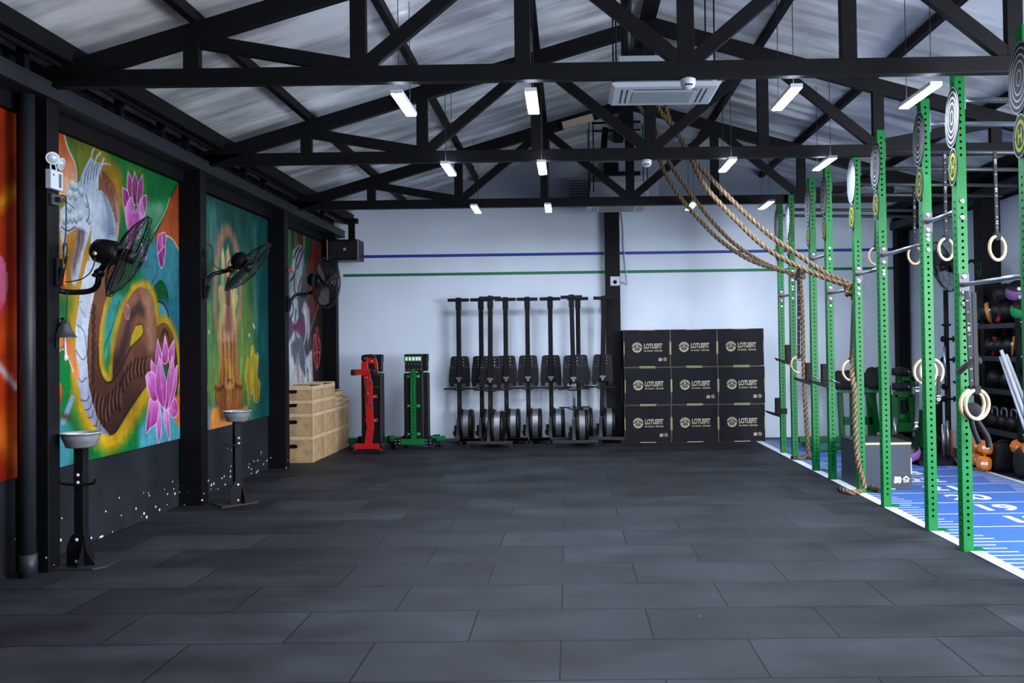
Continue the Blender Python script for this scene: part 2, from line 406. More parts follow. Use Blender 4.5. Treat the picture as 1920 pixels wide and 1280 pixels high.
# trusses
PX = [-2.73, -1.51, -.31, .88, 2.06, 3.26, 4.48]
def truss(Y, label):
    t = thing('roof_truss', label, 'truss', (RX, Y, 3.515))
    w = .075
    mb = MB(); mb.bx(-3.9, 5.66, Y - w / 2, Y + w / 2, 3.515, 3.635); obj('bottom_chord', mb, 'black_steel', t, .004)
    for s in (-1, 1):
        mb = MB(); x1 = RX + s * 4.76; a, c = RZ - .115, roofz(x1) - .115
        h = .155
        p = [(RX, a - h), (x1, c - h), (x1, c), (RX, a)]
        if s > 0: mb.prism(p, (0, Y + w / 2, 0), (1, 0, 0), (0, 0, 1), w)
        else: mb.prism(list(reversed(p)), (0, Y + w / 2, 0), (1, 0, 0), (0, 0, 1), w)
        obj('rafter', mb, 'black_steel', t, .004)
    for x in PX:
        mb = MB(); ww = .058 if abs(x - RX) > .1 else .06
        mb.bx(x - ww, x + ww, Y - .03, Y + .03, 3.63, roofz(x) - .2); obj('post', mb, 'black_steel', t, .004)
    dg = [(0, 'top', 1, 'bot'), (1, 'bot', 2, 'top'), (2, 'top', 3, 'bot'), (3, 'bot', 4, 'top'), (4, 'top', 5, 'bot'), (5, 'bot', 6, 'top')]
    for i, a, j, c in dg:
        z = lambda q, e: roofz(PX[q]) - .24 if e == 'top' else 3.64
        sh = .09
        p0 = Vector((PX[i] + sh * .5, Y, z(i, a))); p1 = Vector((PX[j] - sh * .5, Y, z(j, c)))
        mb = MB(); mb.bar(p0, p1, .055, .105, up=(0, 0, 1)); obj('brace', mb, 'black_steel', t, .004)
    return t
truss(5.72, 'black steel roof truss nearest the camera, spanning the full hall')
truss(8.23, 'black steel roof truss in the middle, its chord under the first ceiling unit')
truss(10.95, 'black steel roof truss farthest back, close to the pale gable wall')



# painted stripes on the back wall
for px0, px1, py, col, nm, hh in ((660, 1690, 476, 'blue_paint', 'blue', .048), (600, 1690, 511, 'green_paint', 'green', .048)):
    z = aty(1050, py, YBK).z
    mb = MB(); mb.bx(-3.78 if nm == 'green' else -3.5, .615, YBK - .004, YBK, z - hh / 2, z + hh / 2); mb.bx(.865, 5.44, YBK - .004, YBK, z - hh / 2, z + hh / 2)
    tag(obj('wall_stripe', mb, col), 'thin %s stripe painted across the pale back wall' % nm, 'wall stripe')

# downpipe
mb = MB(); mb.cyl((-3.84, 5.56, 0), (-3.84, 5.56, 3.42), .048, 20); o = obj('drain_pipe', mb, 'slate_paint')
o2 = None
tag(o, 'dark painted vertical drain pipe in front of the nearest left pillar', 'pipe')
mb = MB(); mb.cyl((-3.84, 5.56, 0), (-3.84, 5.56, .16), .055, 20); obj('pipe_socket', mb, 'slate_paint', o)

# LED battens
LX = [(-1.235, 'first'), (-.255, 'second'), (1.68, 'third'), (2.69, 'fourth')]
LY = [(5.71, 'front row by the nearest truss'), (7.94, 'middle row by the middle truss'), (10.36, 'back row by the farthest truss')]
proto = None
def led(x, y, label, grp):
    global proto
    if proto is None:
        t = thing('led_batten', label, 'light', (0, 0, 0), grp)
        mb = MB(); mb.bx(-.034, .034, .01, .54, .034, .036); obj('added_top_glow', mb, 'uplight_fill', t); mb = MB(); mb.bx(-.044, -.041, 0, .55, .004, .034); mb.bx(.041, .044, 0, .55, .004, .034); mb.bx(-.044, .044, 0, .55, .029, .034); mb.bx(-.044, .044, -.003, 0, .004, .034); mb.bx(-.044, .044, .55, .553, .004, .034); obj('housing', mb, 'white_plastic', t)  # first plate is an added upward glow for the ceiling, then the housing
        mb = MB(); mb.prism([(-.034, .0), (.034, .0), (.0405, .008), (.0405, .028), (-.0405, .028), (-.0405, .008)], (0, .549, 0), (1, 0, 0), (0, 0, 1), .548)
        obj('diffuser', mb, 'led_light', t)
        for yy in (.08, .5):
            mb = MB(); mb.cyl((0, yy, .034), (0, yy, .9), .003, 6); obj('hanging_wire', mb, 'cable', t)
        proto = t; t.location = (x, y, 3.43); ORG[t.name] = Vector((x, y, 3.43)); return t
    return dup(proto, label, (x, y, 3.43), 0, grp)
for y, yn in LY:
    for x, xn in LX:
        t = led(x, y, 'LED batten on wires, %s from the left, %s' % (xn, yn), 'hanging LED battens')
        if y > 10:
            for k in kids(t):
                if k.name.startswith('added_top_glow'): bpy.data.objects.remove(k)
for y in (3.5, 1.3):
    for x, xn in LX:
        led(x, y, 'slim white LED batten hanging overhead nearer the doorway', 'LED battens by the doorway')

# daylight through the open front right side
w = bpy.data.worlds.new('world'); scene.world = w; w.use_nodes = True
nt = w.node_tree; bg = nt.nodes['Background']
sky = nt.nodes.new('ShaderNodeTexSky'); sky.sky_type = 'HOSEK_WILKIE'; sky.turbidity = 5; sky.sun_direction = (.5, -.3, .8)
bg.inputs['Color'].default_value = (.72, .85, 1, 1); bg.inputs['Strength'].default_value = 5.0
def area(name, loc, tgt, sx, sy, power, col=(1, 1, 1)):
    l = bpy.data.lights.new(name, 'AREA'); l.shape = 'RECTANGLE'; l.size = sx; l.size_y = sy; l.energy = power; l.color = col
    o = bpy.data.objects.new(name, l); COL.objects.link(o); o.location = loc
    o.rotation_euler = (Vector(tgt) - Vector(loc)).to_track_quat('-Z', 'Y').to_euler(); return o
area('doorway_daylight', (5.9, 3.6, 2.0), (3.0, 5.8, .0), 3.4, 2.4, 760, (.9, .95, 1))
# ================================================================== MURALS
class Canvas:
    def __init__(s, y0, y1, z0, z1, ny, nz, X=-3.985):
        s.X = X; s.y = np.linspace(y0, y1, ny); s.z = np.linspace(z0, z1, nz)
        s.Y, s.Z = np.meshgrid(s.y, s.z); s.img = np.zeros((nz, ny, 3)); s.ny, s.nz = ny, nz
    def W(s, pts):
        return [(q.y, q.z) for q in (atx(p[0], p[1], s.X) for p in pts)]
    def mask(s, pts):
        P = s.W(pts); inside = np.zeros(s.Y.shape, bool); n = len(P)
        for i in range(n):
            (x0, y0), (x1, y1) = P[i], P[(i + 1) % n]
            if y0 == y1: continue
            c = ((y0 > s.Z) != (y1 > s.Z)) & (s.Y < (x1 - x0) * (s.Z - y0) / (y1 - y0) + x0); inside ^= c
        return inside.astype(float)
    def blur(s, m, r):
        for ax in (0, 1):
            k = max(1, int(r)); 
            for _ in range(2):
                pad = [(0, 0), (0, 0)]; pad[ax] = (k, k)
                c = np.cumsum(np.pad(m, pad, mode='edge'), axis=ax)
                if ax == 0: c = np.vstack([np.zeros((1, c.shape[1])), c]); m = (c[2 * k + 1:] - c[:-2 * k - 1]) / (2 * k + 1)
                else: c = np.hstack([np.zeros((c.shape[0], 1)), c]); m = (c[:, 2 * k + 1:] - c[:, :-2 * k - 1]) / (2 * k + 1)
        return m
    def put(s, m, col, alpha=1.):
        m = (m * alpha)[..., None]; s.img = s.img * (1 - m) + np.array(col, float) * m
    def poly(s, pts, col, col2=None, p0=None, p1=None, soft=0, alpha=1., smooth=False):
        if smooth:
            q = [Vector((p[0], p[1], 0)) for p in pts]; q = spline([q[-1]] + q + [q[0], q[1]], 6)[6:-6]; pts = [(p.x, p.y) for p in q]
        m = s.mask(pts)
        if soft: m = s.blur(m, soft)
        if col2 is not None:
            (a, b), (c, d) = s.W([p0, p1]); t = ((s.Y - a) * (c - a) + (s.Z - b) * (d - b)) / ((c - a) ** 2 + (d - b) ** 2)
            t = np.clip(t, 0, 1)[..., None]; col = np.array(col) * (1 - t) + np.array(col2) * t
        s.put(m, col, alpha)
    def line(s, pts, w, col, soft=.004, alpha=1., smooth=True):
        """w in metres on the wall"""
        if smooth and len(pts) > 2:
            q = spline([Vector((p[0], p[1], 0)) for p in pts], 5); pts = [(p.x, p.y) for p in q]
        P = s.W(pts); D = np.full(s.Y.shape, 9.)
        for (x0, y0), (x1, y1) in zip(P[:-1], P[1:]):
            L2 = (x1 - x0) ** 2 + (y1 - y0) ** 2 + 1e-9
            t = np.clip(((s.Y - x0) * (x1 - x0) + (s.Z - y0) * (y1 - y0)) / L2, 0, 1)
            D = np.minimum(D, np.hypot(s.Y - x0 - t * (x1 - x0), s.Z - y0 - t * (y1 - y0)))
        s.put(np.clip((w / 2 + soft - D) / (2 * soft), 0, 1), col, alpha)
    def noise(s, amp, sy, sz, seed=1):
        rg = np.random.default_rng(seed); n = rg.standard_normal(s.Y.shape)
        for ax, k in ((0, sz), (1, sy)):
            m = n
            pad = [(0, 0), (0, 0)]; pad[ax] = (k, k); c = np.cumsum(np.pad(m, pad, mode='wrap'), axis=ax)
            n = (c[2 * k:] - c[:-2 * k]) if ax == 0 else (c[:, 2 * k:] - c[:, :-2 * k])
        n = n / n.std(); s.img = np.clip(s.img * (1 + amp * n[:s.nz, :s.ny, None]), 0, 255)
    def build(s, name, mulc=1., sat=1.08):
        c = np.clip(s.img, 0, 255) / 255; g = c.mean(-1, keepdims=True); c = np.clip(g + (c - g) * sat, 0, 1); c = np.clip(c + .16 * (c - .5) * (1 - (2 * c - 1) ** 2) - .015, 0, 1); c = np.where(c <= .04045, c / 12.92, ((c + .055) / 1.055) ** 2.4) * mulc
        c = np.clip(c, 0, .9)
        me = bpy.data.meshes.new(name); ny, nz = s.ny, s.nz
        co = np.stack([np.full(s.Y.size, s.X), s.Y.ravel(), s.Z.ravel()], 1)
        idx = np.arange(ny * nz).reshape(nz, ny)
        fa = np.stack([idx[:-1, :-1], idx[:-1, 1:], idx[1:, 1:], idx[1:, :-1]], -1).reshape(-1, 4)
        me.vertices.add(len(co)); me.vertices.foreach_set('co', co.ravel())
        me.loops.add(fa.size); me.loops.foreach_set('vertex_index', fa.ravel())
        me.polygons.add(len(fa)); me.polygons.foreach_set('loop_start', np.arange(0, fa.size, 4)); me.polygons.foreach_set('loop_total', np.full(len(fa), 4))
        me.update(calc_edges=True)
        at = me.attributes.new('paint', 'FLOAT_COLOR', 'POINT')
        at.data.foreach_set('color', np.concatenate([c.reshape(-1, 3), np.ones((ny * nz, 1))], 1).ravel())
        me.materials.append(M['wall_painting']); o = bpy.data.objects.new(name, me); COL.objects.link(o); return o
m, nt, b, N, L = node_mat('wall_painting')
at = N('ShaderNodeAttribute'); at.attribute_name = 'paint'; L(at.outputs['Color'], b.inputs['Base Color'])
b.inputs['Roughness'].default_value = .5; b.inputs['Specular IOR Level'].default_value = .15

def k1(*p): return [(90 + u / 4, 240 + v / 4) for u, v in p]
def k2(*p): return [(90 + u * .26558, 540 + v * .26563) for u, v in p]
MULC = .57
# ---- mural with the grey dragon and brown serpent coils
C = Canvas(5.79, 8.03, .683, 3.305, 300, 430)
C.img[:] = (18, 112, 62)
C.poly(k1((0, 560), (330, 560), (330, 1280), (0, 1280)) , (200, 142, 52), soft=12)
C.poly(k1((-100, 560), (65, 560), (75, 1280), (-100, 1280)), (150, 120, 50), soft=10, alpha=.6)
C.poly(k1((120, 30), (340, 120), (470, 210), (560, 330), (570, 620), (300, 760), (210, 500)), (96, 104, 30), (176, 130, 34), k1((200, 100))[0], k1((520, 500))[0], soft=9)
C.poly(k1((180, 120), (300, 180), (260, 330), (200, 330)), (120, 150, 90), soft=10, alpha=.7)
C.poly(k1((-120, 0), (78, 25), (122, 45), (150, 150), (205, 280), (216, 400), (150, 500), (-120, 640)), (172, 84, 44), (222, 170, 140), k1((90, 90))[0], k1((150, 420))[0], smooth=False, soft=1)
C.line(k1((120, 45), (150, 150), (200, 260), (214, 340), (214, 400)), .012, (228, 214, 200))
C.poly(k1((700, 830), (1000, 800), (1010, 1300), (690, 1300), (690, 1000)), (72, 132, 142), soft=8)
C.poly(k1((730, 560), (875, 560), (870, 640), (800, 800), (700, 860), (660, 620)), (150, 182, 160), (70, 150, 110), k1((820, 580))[0], k1((760, 800))[0], soft=6, alpha=.8)
C.poly(k1((975, 412), (1000, 415), (1000, 960), (985, 930), (930, 830), (880, 805), (820, 860), (792, 810), (860, 680), (920, 520)), (166, 96, 60), (140, 74, 46), k1((880, 800))[0], k1((960, 430))[0])
C.line(k1((975, 412), (920, 520), (860, 680), (792, 815), (765, 860)), .016, (60, 50, 40)); C.line(k1((915, 520), (870, 650), (800, 770)), .012, (190, 200, 170))
C.line(k1((880, 805), (930, 830), (975, 900), (1000, 950)), .014, (220, 200, 170)); C.line(k1((820, 1040), (810, 1110), (765, 1185)), .01, (40, 70, 60))
for cc, a in (((12, 90, 50), 1),): C.poly(k1((785, 1260), (800, 1190), (840, 1145), (880, 1180), (905, 1290), (880, 1500), (790, 1500)), cc, smooth=True)
C.line(k1((785, 1260), (800, 1190), (840, 1145), (880, 1180), (905, 1290)), .012, (40, 60, 40))
# lower ground colours
C.poly(k2((0, 120), (200, 60), (210, 620), (190, 900), (0, 900)), (30, 120, 62), soft=8)
C.poly(k2((150, 150), (205, 150), (200, 640), (180, 600), (165, 300)), (196, 140, 50), soft=5)
C.poly(k2((-120, 900), (120, 900), (190, 1060), (170, 1300), (-120, 1300)), (84, 150, 160), soft=8)
C.poly(k2((640, 1000), (700, 860), (760, 840), (935, 900), (940, 1100), (640, 1180)), (92, 160, 170), soft=6)
C.poly(k2((770, 100), (940, 60), (940, 800), (880, 800), (860, 300)), (62, 124, 142), soft=5)
C.poly(k2((750, 90), (800, 95), (840, 150), (855, 240), (800, 330), (760, 200)), (100, 160, 165), soft=3)
C.line(k2((770, 92), (815, 110), (845, 170), (858, 235)), .02, (40, 50, 45))
C.poly(k2((880, 700), (940, 760), (940, 1000), (900, 940)), (214, 120, 60), soft=3)
C.poly(k2((330, 40), (560, 40), (500, 240), (420, 480), (370, 600), (340, 300)), (70, 148, 146), soft=4)
C.line(k2((505, 90), (470, 230), (400, 420), (388, 500)), .025, (20, 118, 84), soft=.01)
# golden glow round the coils
glow = (192, 152, 40)
C.line(k2((225, 60), (205, 260), (200, 480), (215, 700), (255, 860), (330, 990), (430, 1080), (520, 1020), (620, 860), (720, 720)), .2, glow, soft=.07)
C.line(k2((430, 60), (385, 200), (372, 400), (380, 560), (430, 640), (450, 560), (470, 350), (520, 150), (600, 30)), .08, glow, soft=.03)
C.line(k2((600, 0), (690, -25), (750, 60), (775, 240)), .08, glow, soft=.03)
C.line(k2((770, 240), (830, 225), (880, 290), (915, 430), (925, 700)), .08, glow, soft=.03)
# brown coils
def coil(pts, base, dark, seed, n):
    C.poly(pts, base, dark, pts[0], pts[len(pts) // 2], smooth=False)
br1 = k2((345, -160), (330, 20), (300, 150), (280, 300), (275, 500), (290, 690), (330, 860), (390, 990), (432, 1036), (480, 1012), (580, 850), (690, 690), (760, 540), (772, 400), (766, 240), (742, 90), (700, 10), (650, -12), (605, 20), (545, 120), (500, 290), (468, 450), (456, 560), (456, 650), (420, 668), (385, 630), (360, 540), (355, 420), (366, 280), (395, 120), (425, 20), (470, -160))
C.poly(br1, (136, 92, 70), (66, 42, 36), k2((560, 60))[0], k2((440, 1000))[0])
C.poly(k2((640, 60), (690, 130), (694, 240), (640, 170), (580, 230), (560, 400), (520, 560), (455, 640), (460, 480), (500, 330), (560, 180)), (60, 46, 42), soft=4, alpha=.85)
C.poly(k2((640, -8), (700, 12), (742, 90), (766, 240), (770, 400), (720, 480), (690, 420), (690, 200), (660, 70)), (178, 138, 116), soft=6, alpha=.8)
C.poly(k2((545, 130), (610, 40), (650, 60), (570, 180), (500, 420), (470, 500), (480, 380)), (160, 116, 96), soft=5, alpha=.8)
C.poly(k2((625, 265), (655, 255), (675, 290), (660, 340), (590, 412), (583, 380), (600, 310)), (176, 158, 44), smooth=True)
C.line(k2((625, 262), (660, 256), (674, 300), (655, 345), (586, 412)), .01, (40, 34, 20))
C.poly(k2((770, 270), (800, 245), (840, 250), (880, 330), (912, 470), (925, 640), (905, 780), (860, 600), (800, 520), (765, 480)), (132, 92, 60), (70, 48, 36), k2((800, 260))[0], k2((900, 700))[0])
for rr in (.14, .1, .06): C.line(k2((790 + 60 * (.14 - rr) * 5, 380), (815, 285 + (.14 - rr) * 300), (850, 330 + (.14 - rr) * 100), (870, 440)), .012, (60, 40, 30))
rg = random.Random(3)
for i in range(15):      # tiger bars low on the coil
    u = 320 + i * 26; v = 690 + 60 * math.sin(i * .5) + (i < 4) * 40 - max(0, i - 7) * 34
    hgt = 150 + rg.random() * 60 if i < 8 else 120
    C.line(k2((u + 8, v), (u - 4, v + hgt * .5), (u + 4, v + hgt)), .026, (34, 24, 22), soft=.01, alpha=.85)
    C.line(k2((u + 20, v + 6), (u + 9, v + hgt * .45), (u + 14, v + hgt * .8)), .012, (176, 128, 92), soft=.008, alpha=.6)
for i in range(9):
    v = 120 + i * 62
    C.line(k2((322 - i * 2, v), (330 - i, v + 22), (318, v + 50)), .03, (52, 36, 32), soft=.01, alpha=.8); C.line(k2((300, v), (296, v + 50)), .012, (170, 120, 100), soft=.006, alpha=.6)
C.line(k2((456, 650), (500, 590), (590, 412)), .012, (30, 22, 20)); C.line(k2((355, 420), (360, 540), (385, 630), (420, 668), (456, 655)), .014, (36, 28, 22))
C.line(k2((432, 1036), (480, 1012), (580, 850), (690, 690)), .012, (34, 26, 22))
for j in range(4): C.line(k2((545 + j * 5, 110), (535 + j * 8, 180), (560 + j * 4, 220), (575, 150), (548 + j * 6, 112)), .006, (216, 180, 160), alpha=.7)
# pale belly
bel = k2((240, -60), (215, 110), (196, 260), (194, 480), (206, 640), (230, 780), (280, 910), (340, 990), (392, 1032), (436, 1036), (360, 950), (312, 800), (290, 690), (275, 500), (282, 300), (302, 150), (335, 0), (345, -160), (280, -200))
C.poly(bel, (206, 216, 230), (120, 116, 136), k2((230, 300))[0], k2((400, 1020))[0])
C.line(k2((205, 260), (250, 300), (272, 400), (270, 480), (240, 502), (198, 440)), .008, (70, 70, 80)); C.line(k2((206, 610), (235, 662), (272, 630)), .008, (70, 70, 80)); C.line(k2((240, 95), (215, 110), (260, 200)), .006, (120, 120, 130))
for a in ((232, 790, 292, 760), (262, 860, 308, 800), (285, 915, 320, 860), (320, 970, 345, 930), (350, 1005, 365, 965)):
    C.line(k2(a[:2], ((a[0] + a[2]) / 2 + 10, (a[1] + a[3]) / 2 + 20), a[2:]), .01, (70, 66, 84))
# neck behind head, then the head
C.poly(k1((385, 318), (430, 335), (480, 400), (515, 480), (540, 640), (520, 840), (470, 800), (440, 560), (370, 480)), (120, 76, 54), (190, 160, 150), k1((430, 380))[0], k1((530, 780))[0], smooth=True)
for i in range(6): C.line(k1((400 + i * 14, 360 + i * 18), (440 + i * 12, 470 + i * 25), (470 + i * 9, 590 + i * 22)), .018, (66, 40, 30) if i % 2 else (176, 124, 100), soft=.01, alpha=.7)
head = k1((300, 240), (330, 215), (350, 250), (385, 260), (385, 330), (365, 470), (400, 468), (450, 530), (490, 640), (512, 850), (470, 880), (430, 980), (350, 1080), (310, 980), (330, 720), (310, 800), (270, 930), (235, 1100), (208, 1180), (178, 1165), (172, 1060), (208, 880), (218, 745), (170, 780), (140, 800), (138, 920), (112, 860), (88, 740), (94, 610), (140, 560), (142, 480), (165, 405), (205, 412), (240, 400), (250, 350))
C.poly(head, (150, 164, 182), (196, 204, 216), k1((230, 330))[0], k1((250, 700))[0])
C.poly(k1((430, 560), (480, 640), (500, 840), (440, 850), (380, 700)), (126, 140, 164), soft=5, alpha=.8)
C.poly(k1((218, 745), (280, 770), (262, 880), (205, 1040), (192, 1120), (182, 1040), (212, 880)), (104, 84, 90), soft=2)
C.line(k1((250, 790), (240, 880), (210, 1000)), .02, (170, 140, 140), soft=.01)
C.poly(k1((330, 720), (440, 740), (430, 830), (330, 850)), (190, 170, 120), soft=4, alpha=.0)
for i in range(13):
    u = 262 + i * 11; C.line(k1((u, 420 - i * 6), (u + 14, 330 - i * 5), (u + 50 + i * 2, 250 + i * 2)), .012, (70, 78, 96) if i % 2 else (206, 214, 226), soft=.006, alpha=.8)
for a in ((318, 250, 328, 190, 345, 155), (345, 280, 365, 220, 392, 184), (372, 480, 380, 340, 420, 228), (352, 520, 360, 400, 385, 300)): C.line(k1(a[:2], a[2:4], a[4:]), .018, (170, 188, 200))
for u, v in ((180, 430), (205, 445), (165, 500), (205, 510), (160, 600), (250, 480), (290, 560), (120, 690), (150, 680), (180, 680), (210, 680), (240, 660), (310, 690)):
    C.poly(k1((u - 16, v), (u - 8, v - 34), (u + 12, v - 30), (u + 17, v + 10), (u, v + 36)), (206, 216, 218), (140, 156, 170), k1((u, v - 30))[0], k1((u, v + 30))[0], smooth=True); C.line(k1((u - 16, v), (u, v + 36), (u + 17, v + 10)), .006, (84, 90, 106))
for i in range(9): C.line(k1((400 + i * 9, 480 + i * 8), (440 + i * 6, 600 + i * 12), (455 + i * 5, 800)), .008, (90, 102, 126), soft=.004, alpha=.7)
for i in range(7): C.line(k1((330 - i * 8, 900 + i * 20), (318 - i * 3, 1000 + i * 10)), .008, (220, 226, 236), alpha=.5)
C.line(k1((285, 500), (300, 570), (310, 650), (290, 700)), .012, (60, 66, 84)); C.line(k1((100, 740), (150, 770), (205, 740)), .012, (70, 76, 94))
for u in (105, 130): C.poly(k1((u - 8, 780), (u + 10, 780), (u + 6, 930), (u, 960)), (200, 206, 214))
C.poly(k1((360, 560), (470, 600), (500, 720), (340, 720)), (200, 206, 214), soft=14, alpha=.45)
# lotus flowers
def petal(pts, a, b, edge=(246, 200, 232)):
    C.poly(pts, a, b, pts[0], pts[len(pts) // 2], smooth=True); C.line(pts + [pts[0]], .009, edge, soft=.004)
    c = (sum(p[0] for p in pts) / len(pts), sum(p[1] for p in pts) / len(pts)); C.line([pts[0], c, pts[len(pts) // 2]], .02, (250, 190, 236), soft=.018, alpha=.35)
pk, pd = (224, 140, 204), (140, 50, 112)
C.line(k1((610, 300), (650, 320), (706, 350), (720, 500)), .06, (150, 140, 30), soft=.04, alpha=.6)
for p in (((600, 330), (630, 390), (640, 540), (615, 560), (595, 440)), ((650, 330), (675, 420), (670, 560), (640, 560), (632, 420)), ((708, 350), (712, 450), (690, 600), (668, 560), (678, 420)), ((558, 448), (600, 480), (618, 600), (590, 650), (565, 560)), ((738, 505), (740, 560), (722, 660), (700, 640), (712, 520))): petal(k1(*p), (150, 60, 120), (110, 50, 90))
for p in (((575, 620), (620, 520), (650, 620), (640, 760), (600, 760)), ((700, 520), (720, 640), (690, 760), (650, 760), (660, 640)), ((620, 640), (700, 640), (690, 800), (640, 860), (590, 900), (596, 800)), ((700, 860), (735, 970), (705, 970))): petal(k1(*p), (216, 150, 206), (170, 90, 160))
C.poly(k1((600, 640), (680, 620), (690, 760), (640, 910), (600, 910)), (170, 90, 150), soft=2)
petal(k1((828, 800), (880, 786), (882, 900), (868, 1010), (850, 1050), (828, 980), (818, 880)), (190, 90, 160), (130, 50, 110)); C.line(k1((876, 880), (822, 945)), .01, (240, 200, 230)); C.line(k1((855, 790), (858, 890)), .01, (240, 200, 230))
for p in (((774, 362), (805, 480), (800, 540), (775, 560), (758, 520)), ((826, 340), (848, 440), (842, 520), (812, 530), (806, 460)), ((890, 366), (890, 500), (862, 540), (850, 450)), ((728, 506), (760, 560), (765, 620), (740, 620), (727, 570)), ((790, 800), (800, 980), (780, 1100), (766, 960), (775, 840)), ((716, 780), (778, 800), (770, 940), (720, 990), (694, 1020), (700, 900)), ((820, 850), (850, 880), (860, 1080), (836, 1000), (818, 930)), ((850, 840), (900, 780), (918, 880), (880, 915), (850, 870)), ((690, 620), (720, 590), (755, 620), (775, 770), (740, 798), (706, 720)), ((914, 545), (905, 700), (860, 840), (850, 820), (880, 620)), ((880, 476), (890, 620), (850, 830), (826, 840), (845, 620)), ((786, 482), (760, 620), (768, 760), (820, 848), (838, 700), (815, 580))): petal(k2(*p), (226, 146, 208), (150, 58, 126))
# orange curls at the left edge
C.line(k2((40, 470), (70, 400), (110, 360), (140, 400), (165, 480), (195, 600)), .1, (214, 130, 84), soft=.02)
C.poly(k2((60, 480), (100, 430), (140, 480), (160, 560), (160, 700), (80, 860), (55, 860)), (16, 122, 60), soft=2); C.line(k2((60, 490), (95, 432), (130, 460), (180, 590)), .01, (230, 220, 190))
C.poly(k2((70, 640), (90, 670), (103, 730), (92, 820), (58, 862), (56, 720)), (220, 112, 66), (120, 60, 30), k2((85, 680))[0], k2((70, 840))[0])
C.line(k2((170, 780), (110, 940)), .06, (140, 164, 190), soft=.01); C.line(k2((60, 890), (110, 900), (150, 920)), .04, (100, 80, 50), soft=.02)
C.noise(.035, 3, 7, 2); C.noise(.05, 14, 30, 5)
tag(C.build('mural', MULC), 'wall painting of a grey dragon with brown serpent coils and pink lotuses', 'mural')

# ---- mural with the seated golden figure
def k3(*p): return [(370 + u * .3597, 360 + v * .35938) for u, v in p]
C = Canvas(8.17, 10.42, .70, 3.295, 220, 360)
C.img[:] = (58, 122, 96)
C.poly(k3((0, 0), (380, 0), (380, 300), (0, 330)), (34, 92, 84), soft=16)
C.poly(k3((40, 60), (110, 80), (120, 330), (40, 360)), (92, 150, 136), soft=9, alpha=.7)
C.poly(k3((280, 80), (380, 80), (380, 1200), (310, 1200), (285, 700)), (22, 92, 92), soft=12)
C.poly(k3((285, 160), (310, 160), (310, 720), (290, 720)), (76, 138, 140), soft=5, alpha=.6)
C.poly(k3((60, 700), (290, 560), (300, 1100), (40, 1100)), (112, 140, 62), soft=14)
C.poly(k3((0, 560), (90, 560), (90, 900), (0, 900)), (96, 146, 84), soft=9)
C.poly(k3((240, 420), (285, 420), (270, 800), (235, 800)), (92, 124, 60), soft=8)
C.line(k3((125, 820), (95, 640), (95, 420), (120, 260), (150, 200), (185, 240), (215, 360), (225, 560), (205, 700), (170, 820)), .11, (186, 138, 106), soft=.04, alpha=.9)
C.line(k3((108, 300), (125, 230), (150, 195), (180, 225), (196, 290)), .13, (150, 108, 90), soft=.06, alpha=.8)
for p in (((125, 330), (133, 280), (145, 360), (140, 470), (125, 560)), ((155, 360), (157, 265), (170, 330), (185, 460), (165, 480)), ((108, 500), (125, 480), (135, 540), (130, 620), (112, 570)), ((188, 500), (205, 500), (212, 560), (200, 620), (180, 600)), ((118, 560), (140, 470), (150, 640), (130, 740), (112, 760)), ((165, 480), (185, 520), (200, 660), (200, 720), (180, 700))):
    C.poly(k3(*p), (214, 178, 130), (178, 168, 92), k3(p[1])[0], k3(p[3])[0], soft=1)
C.poly(k3((150, 300), (165, 300), (170, 560), (180, 640), (210, 760), (205, 1000), (120, 1000), (120, 760), (145, 640), (150, 560)), (196, 140, 110), (206, 152, 96), k3((160, 640))[0], k3((160, 1000))[0], soft=1)
C.poly(k3((150, 440), (172, 440), (172, 580), (165, 615), (150, 580)), (130, 84, 66))
C.poly(k3((150, 600), (170, 600), (185, 720), (165, 740), (140, 720)), (150, 100, 84), soft=3)
C.poly(k3((125, 780), (205, 780), (215, 930), (230, 1010), (235, 1080), (225, 1170), (115, 1200), (95, 1120), (92, 1040), (115, 980)), (186, 124, 62), (160, 98, 44), k3((160, 800))[0], k3((160, 1180))[0])
C.poly(k3((148, 870), (175, 870), (190, 980), (170, 1000), (148, 990)), (200, 150, 50), soft=1)
for i in range(9): C.line(k3((120 + i * 11, 700 + (i % 3) * 20), (122 + i * 10, 840), (112 + i * 12, 960)), .014, (140, 88, 60) if i % 2 else (216, 164, 110), soft=.006, alpha=.7)
for i in range(6):
    C.line(k3((102 + i * 10, 1030), (96 + i * 11, 1090), (108 + i * 10, 1180)), .018, (112, 62, 26), soft=.006); C.line(k3((228 - i * 9, 1030), (234 - i * 10, 1090), (222 - i * 10, 1180)), .018, (112, 62, 26), soft=.006)
C.line(k3((95, 1020), (120, 1030), (160, 985), (200, 1010), (230, 1020)), .05, (110, 62, 30), soft=.02); C.line(k3((145, 990), (160, 1010), (185, 1000)), .09, (206, 140, 74), soft=.02)
for i in range(3): C.line(k3((135 + i * 22, 790), (140 + i * 20, 1000)), .02, (120, 72, 44), soft=.01)
C.poly(k3((70, 1130), (110, 1120), (120, 1200), (260, 1110), (275, 1170), (200, 1250), (60, 1260), (62, 1180)), (226, 140, 62), soft=2)
C.poly(k3((40, 1120), (64, 1120), (60, 1260), (40, 1260)), (120, 140, 190), soft=4)
for p in (((275, 850), (288, 800), (300, 850), (296, 1000), (280, 1050), (268, 960)), ((300, 850), (318, 850), (312, 960), (326, 1000), (316, 1090), (296, 1080), (290, 980)), ((248, 950), (262, 860), (280, 940), (276, 1080), (256, 1010))):
    C.poly(k3(*p), (190, 168, 44), (160, 130, 30), k3(p[1])[0], k3(p[3])[0]); C.line(k3(*p, p[0]), .012, (206, 190, 90))
C.line(k3((260, 1010), (272, 1110)), .05, (190, 160, 50)); C.poly(k3((40, 960), (56, 1010), (50, 1080), (40, 1080)), (200, 170, 50))
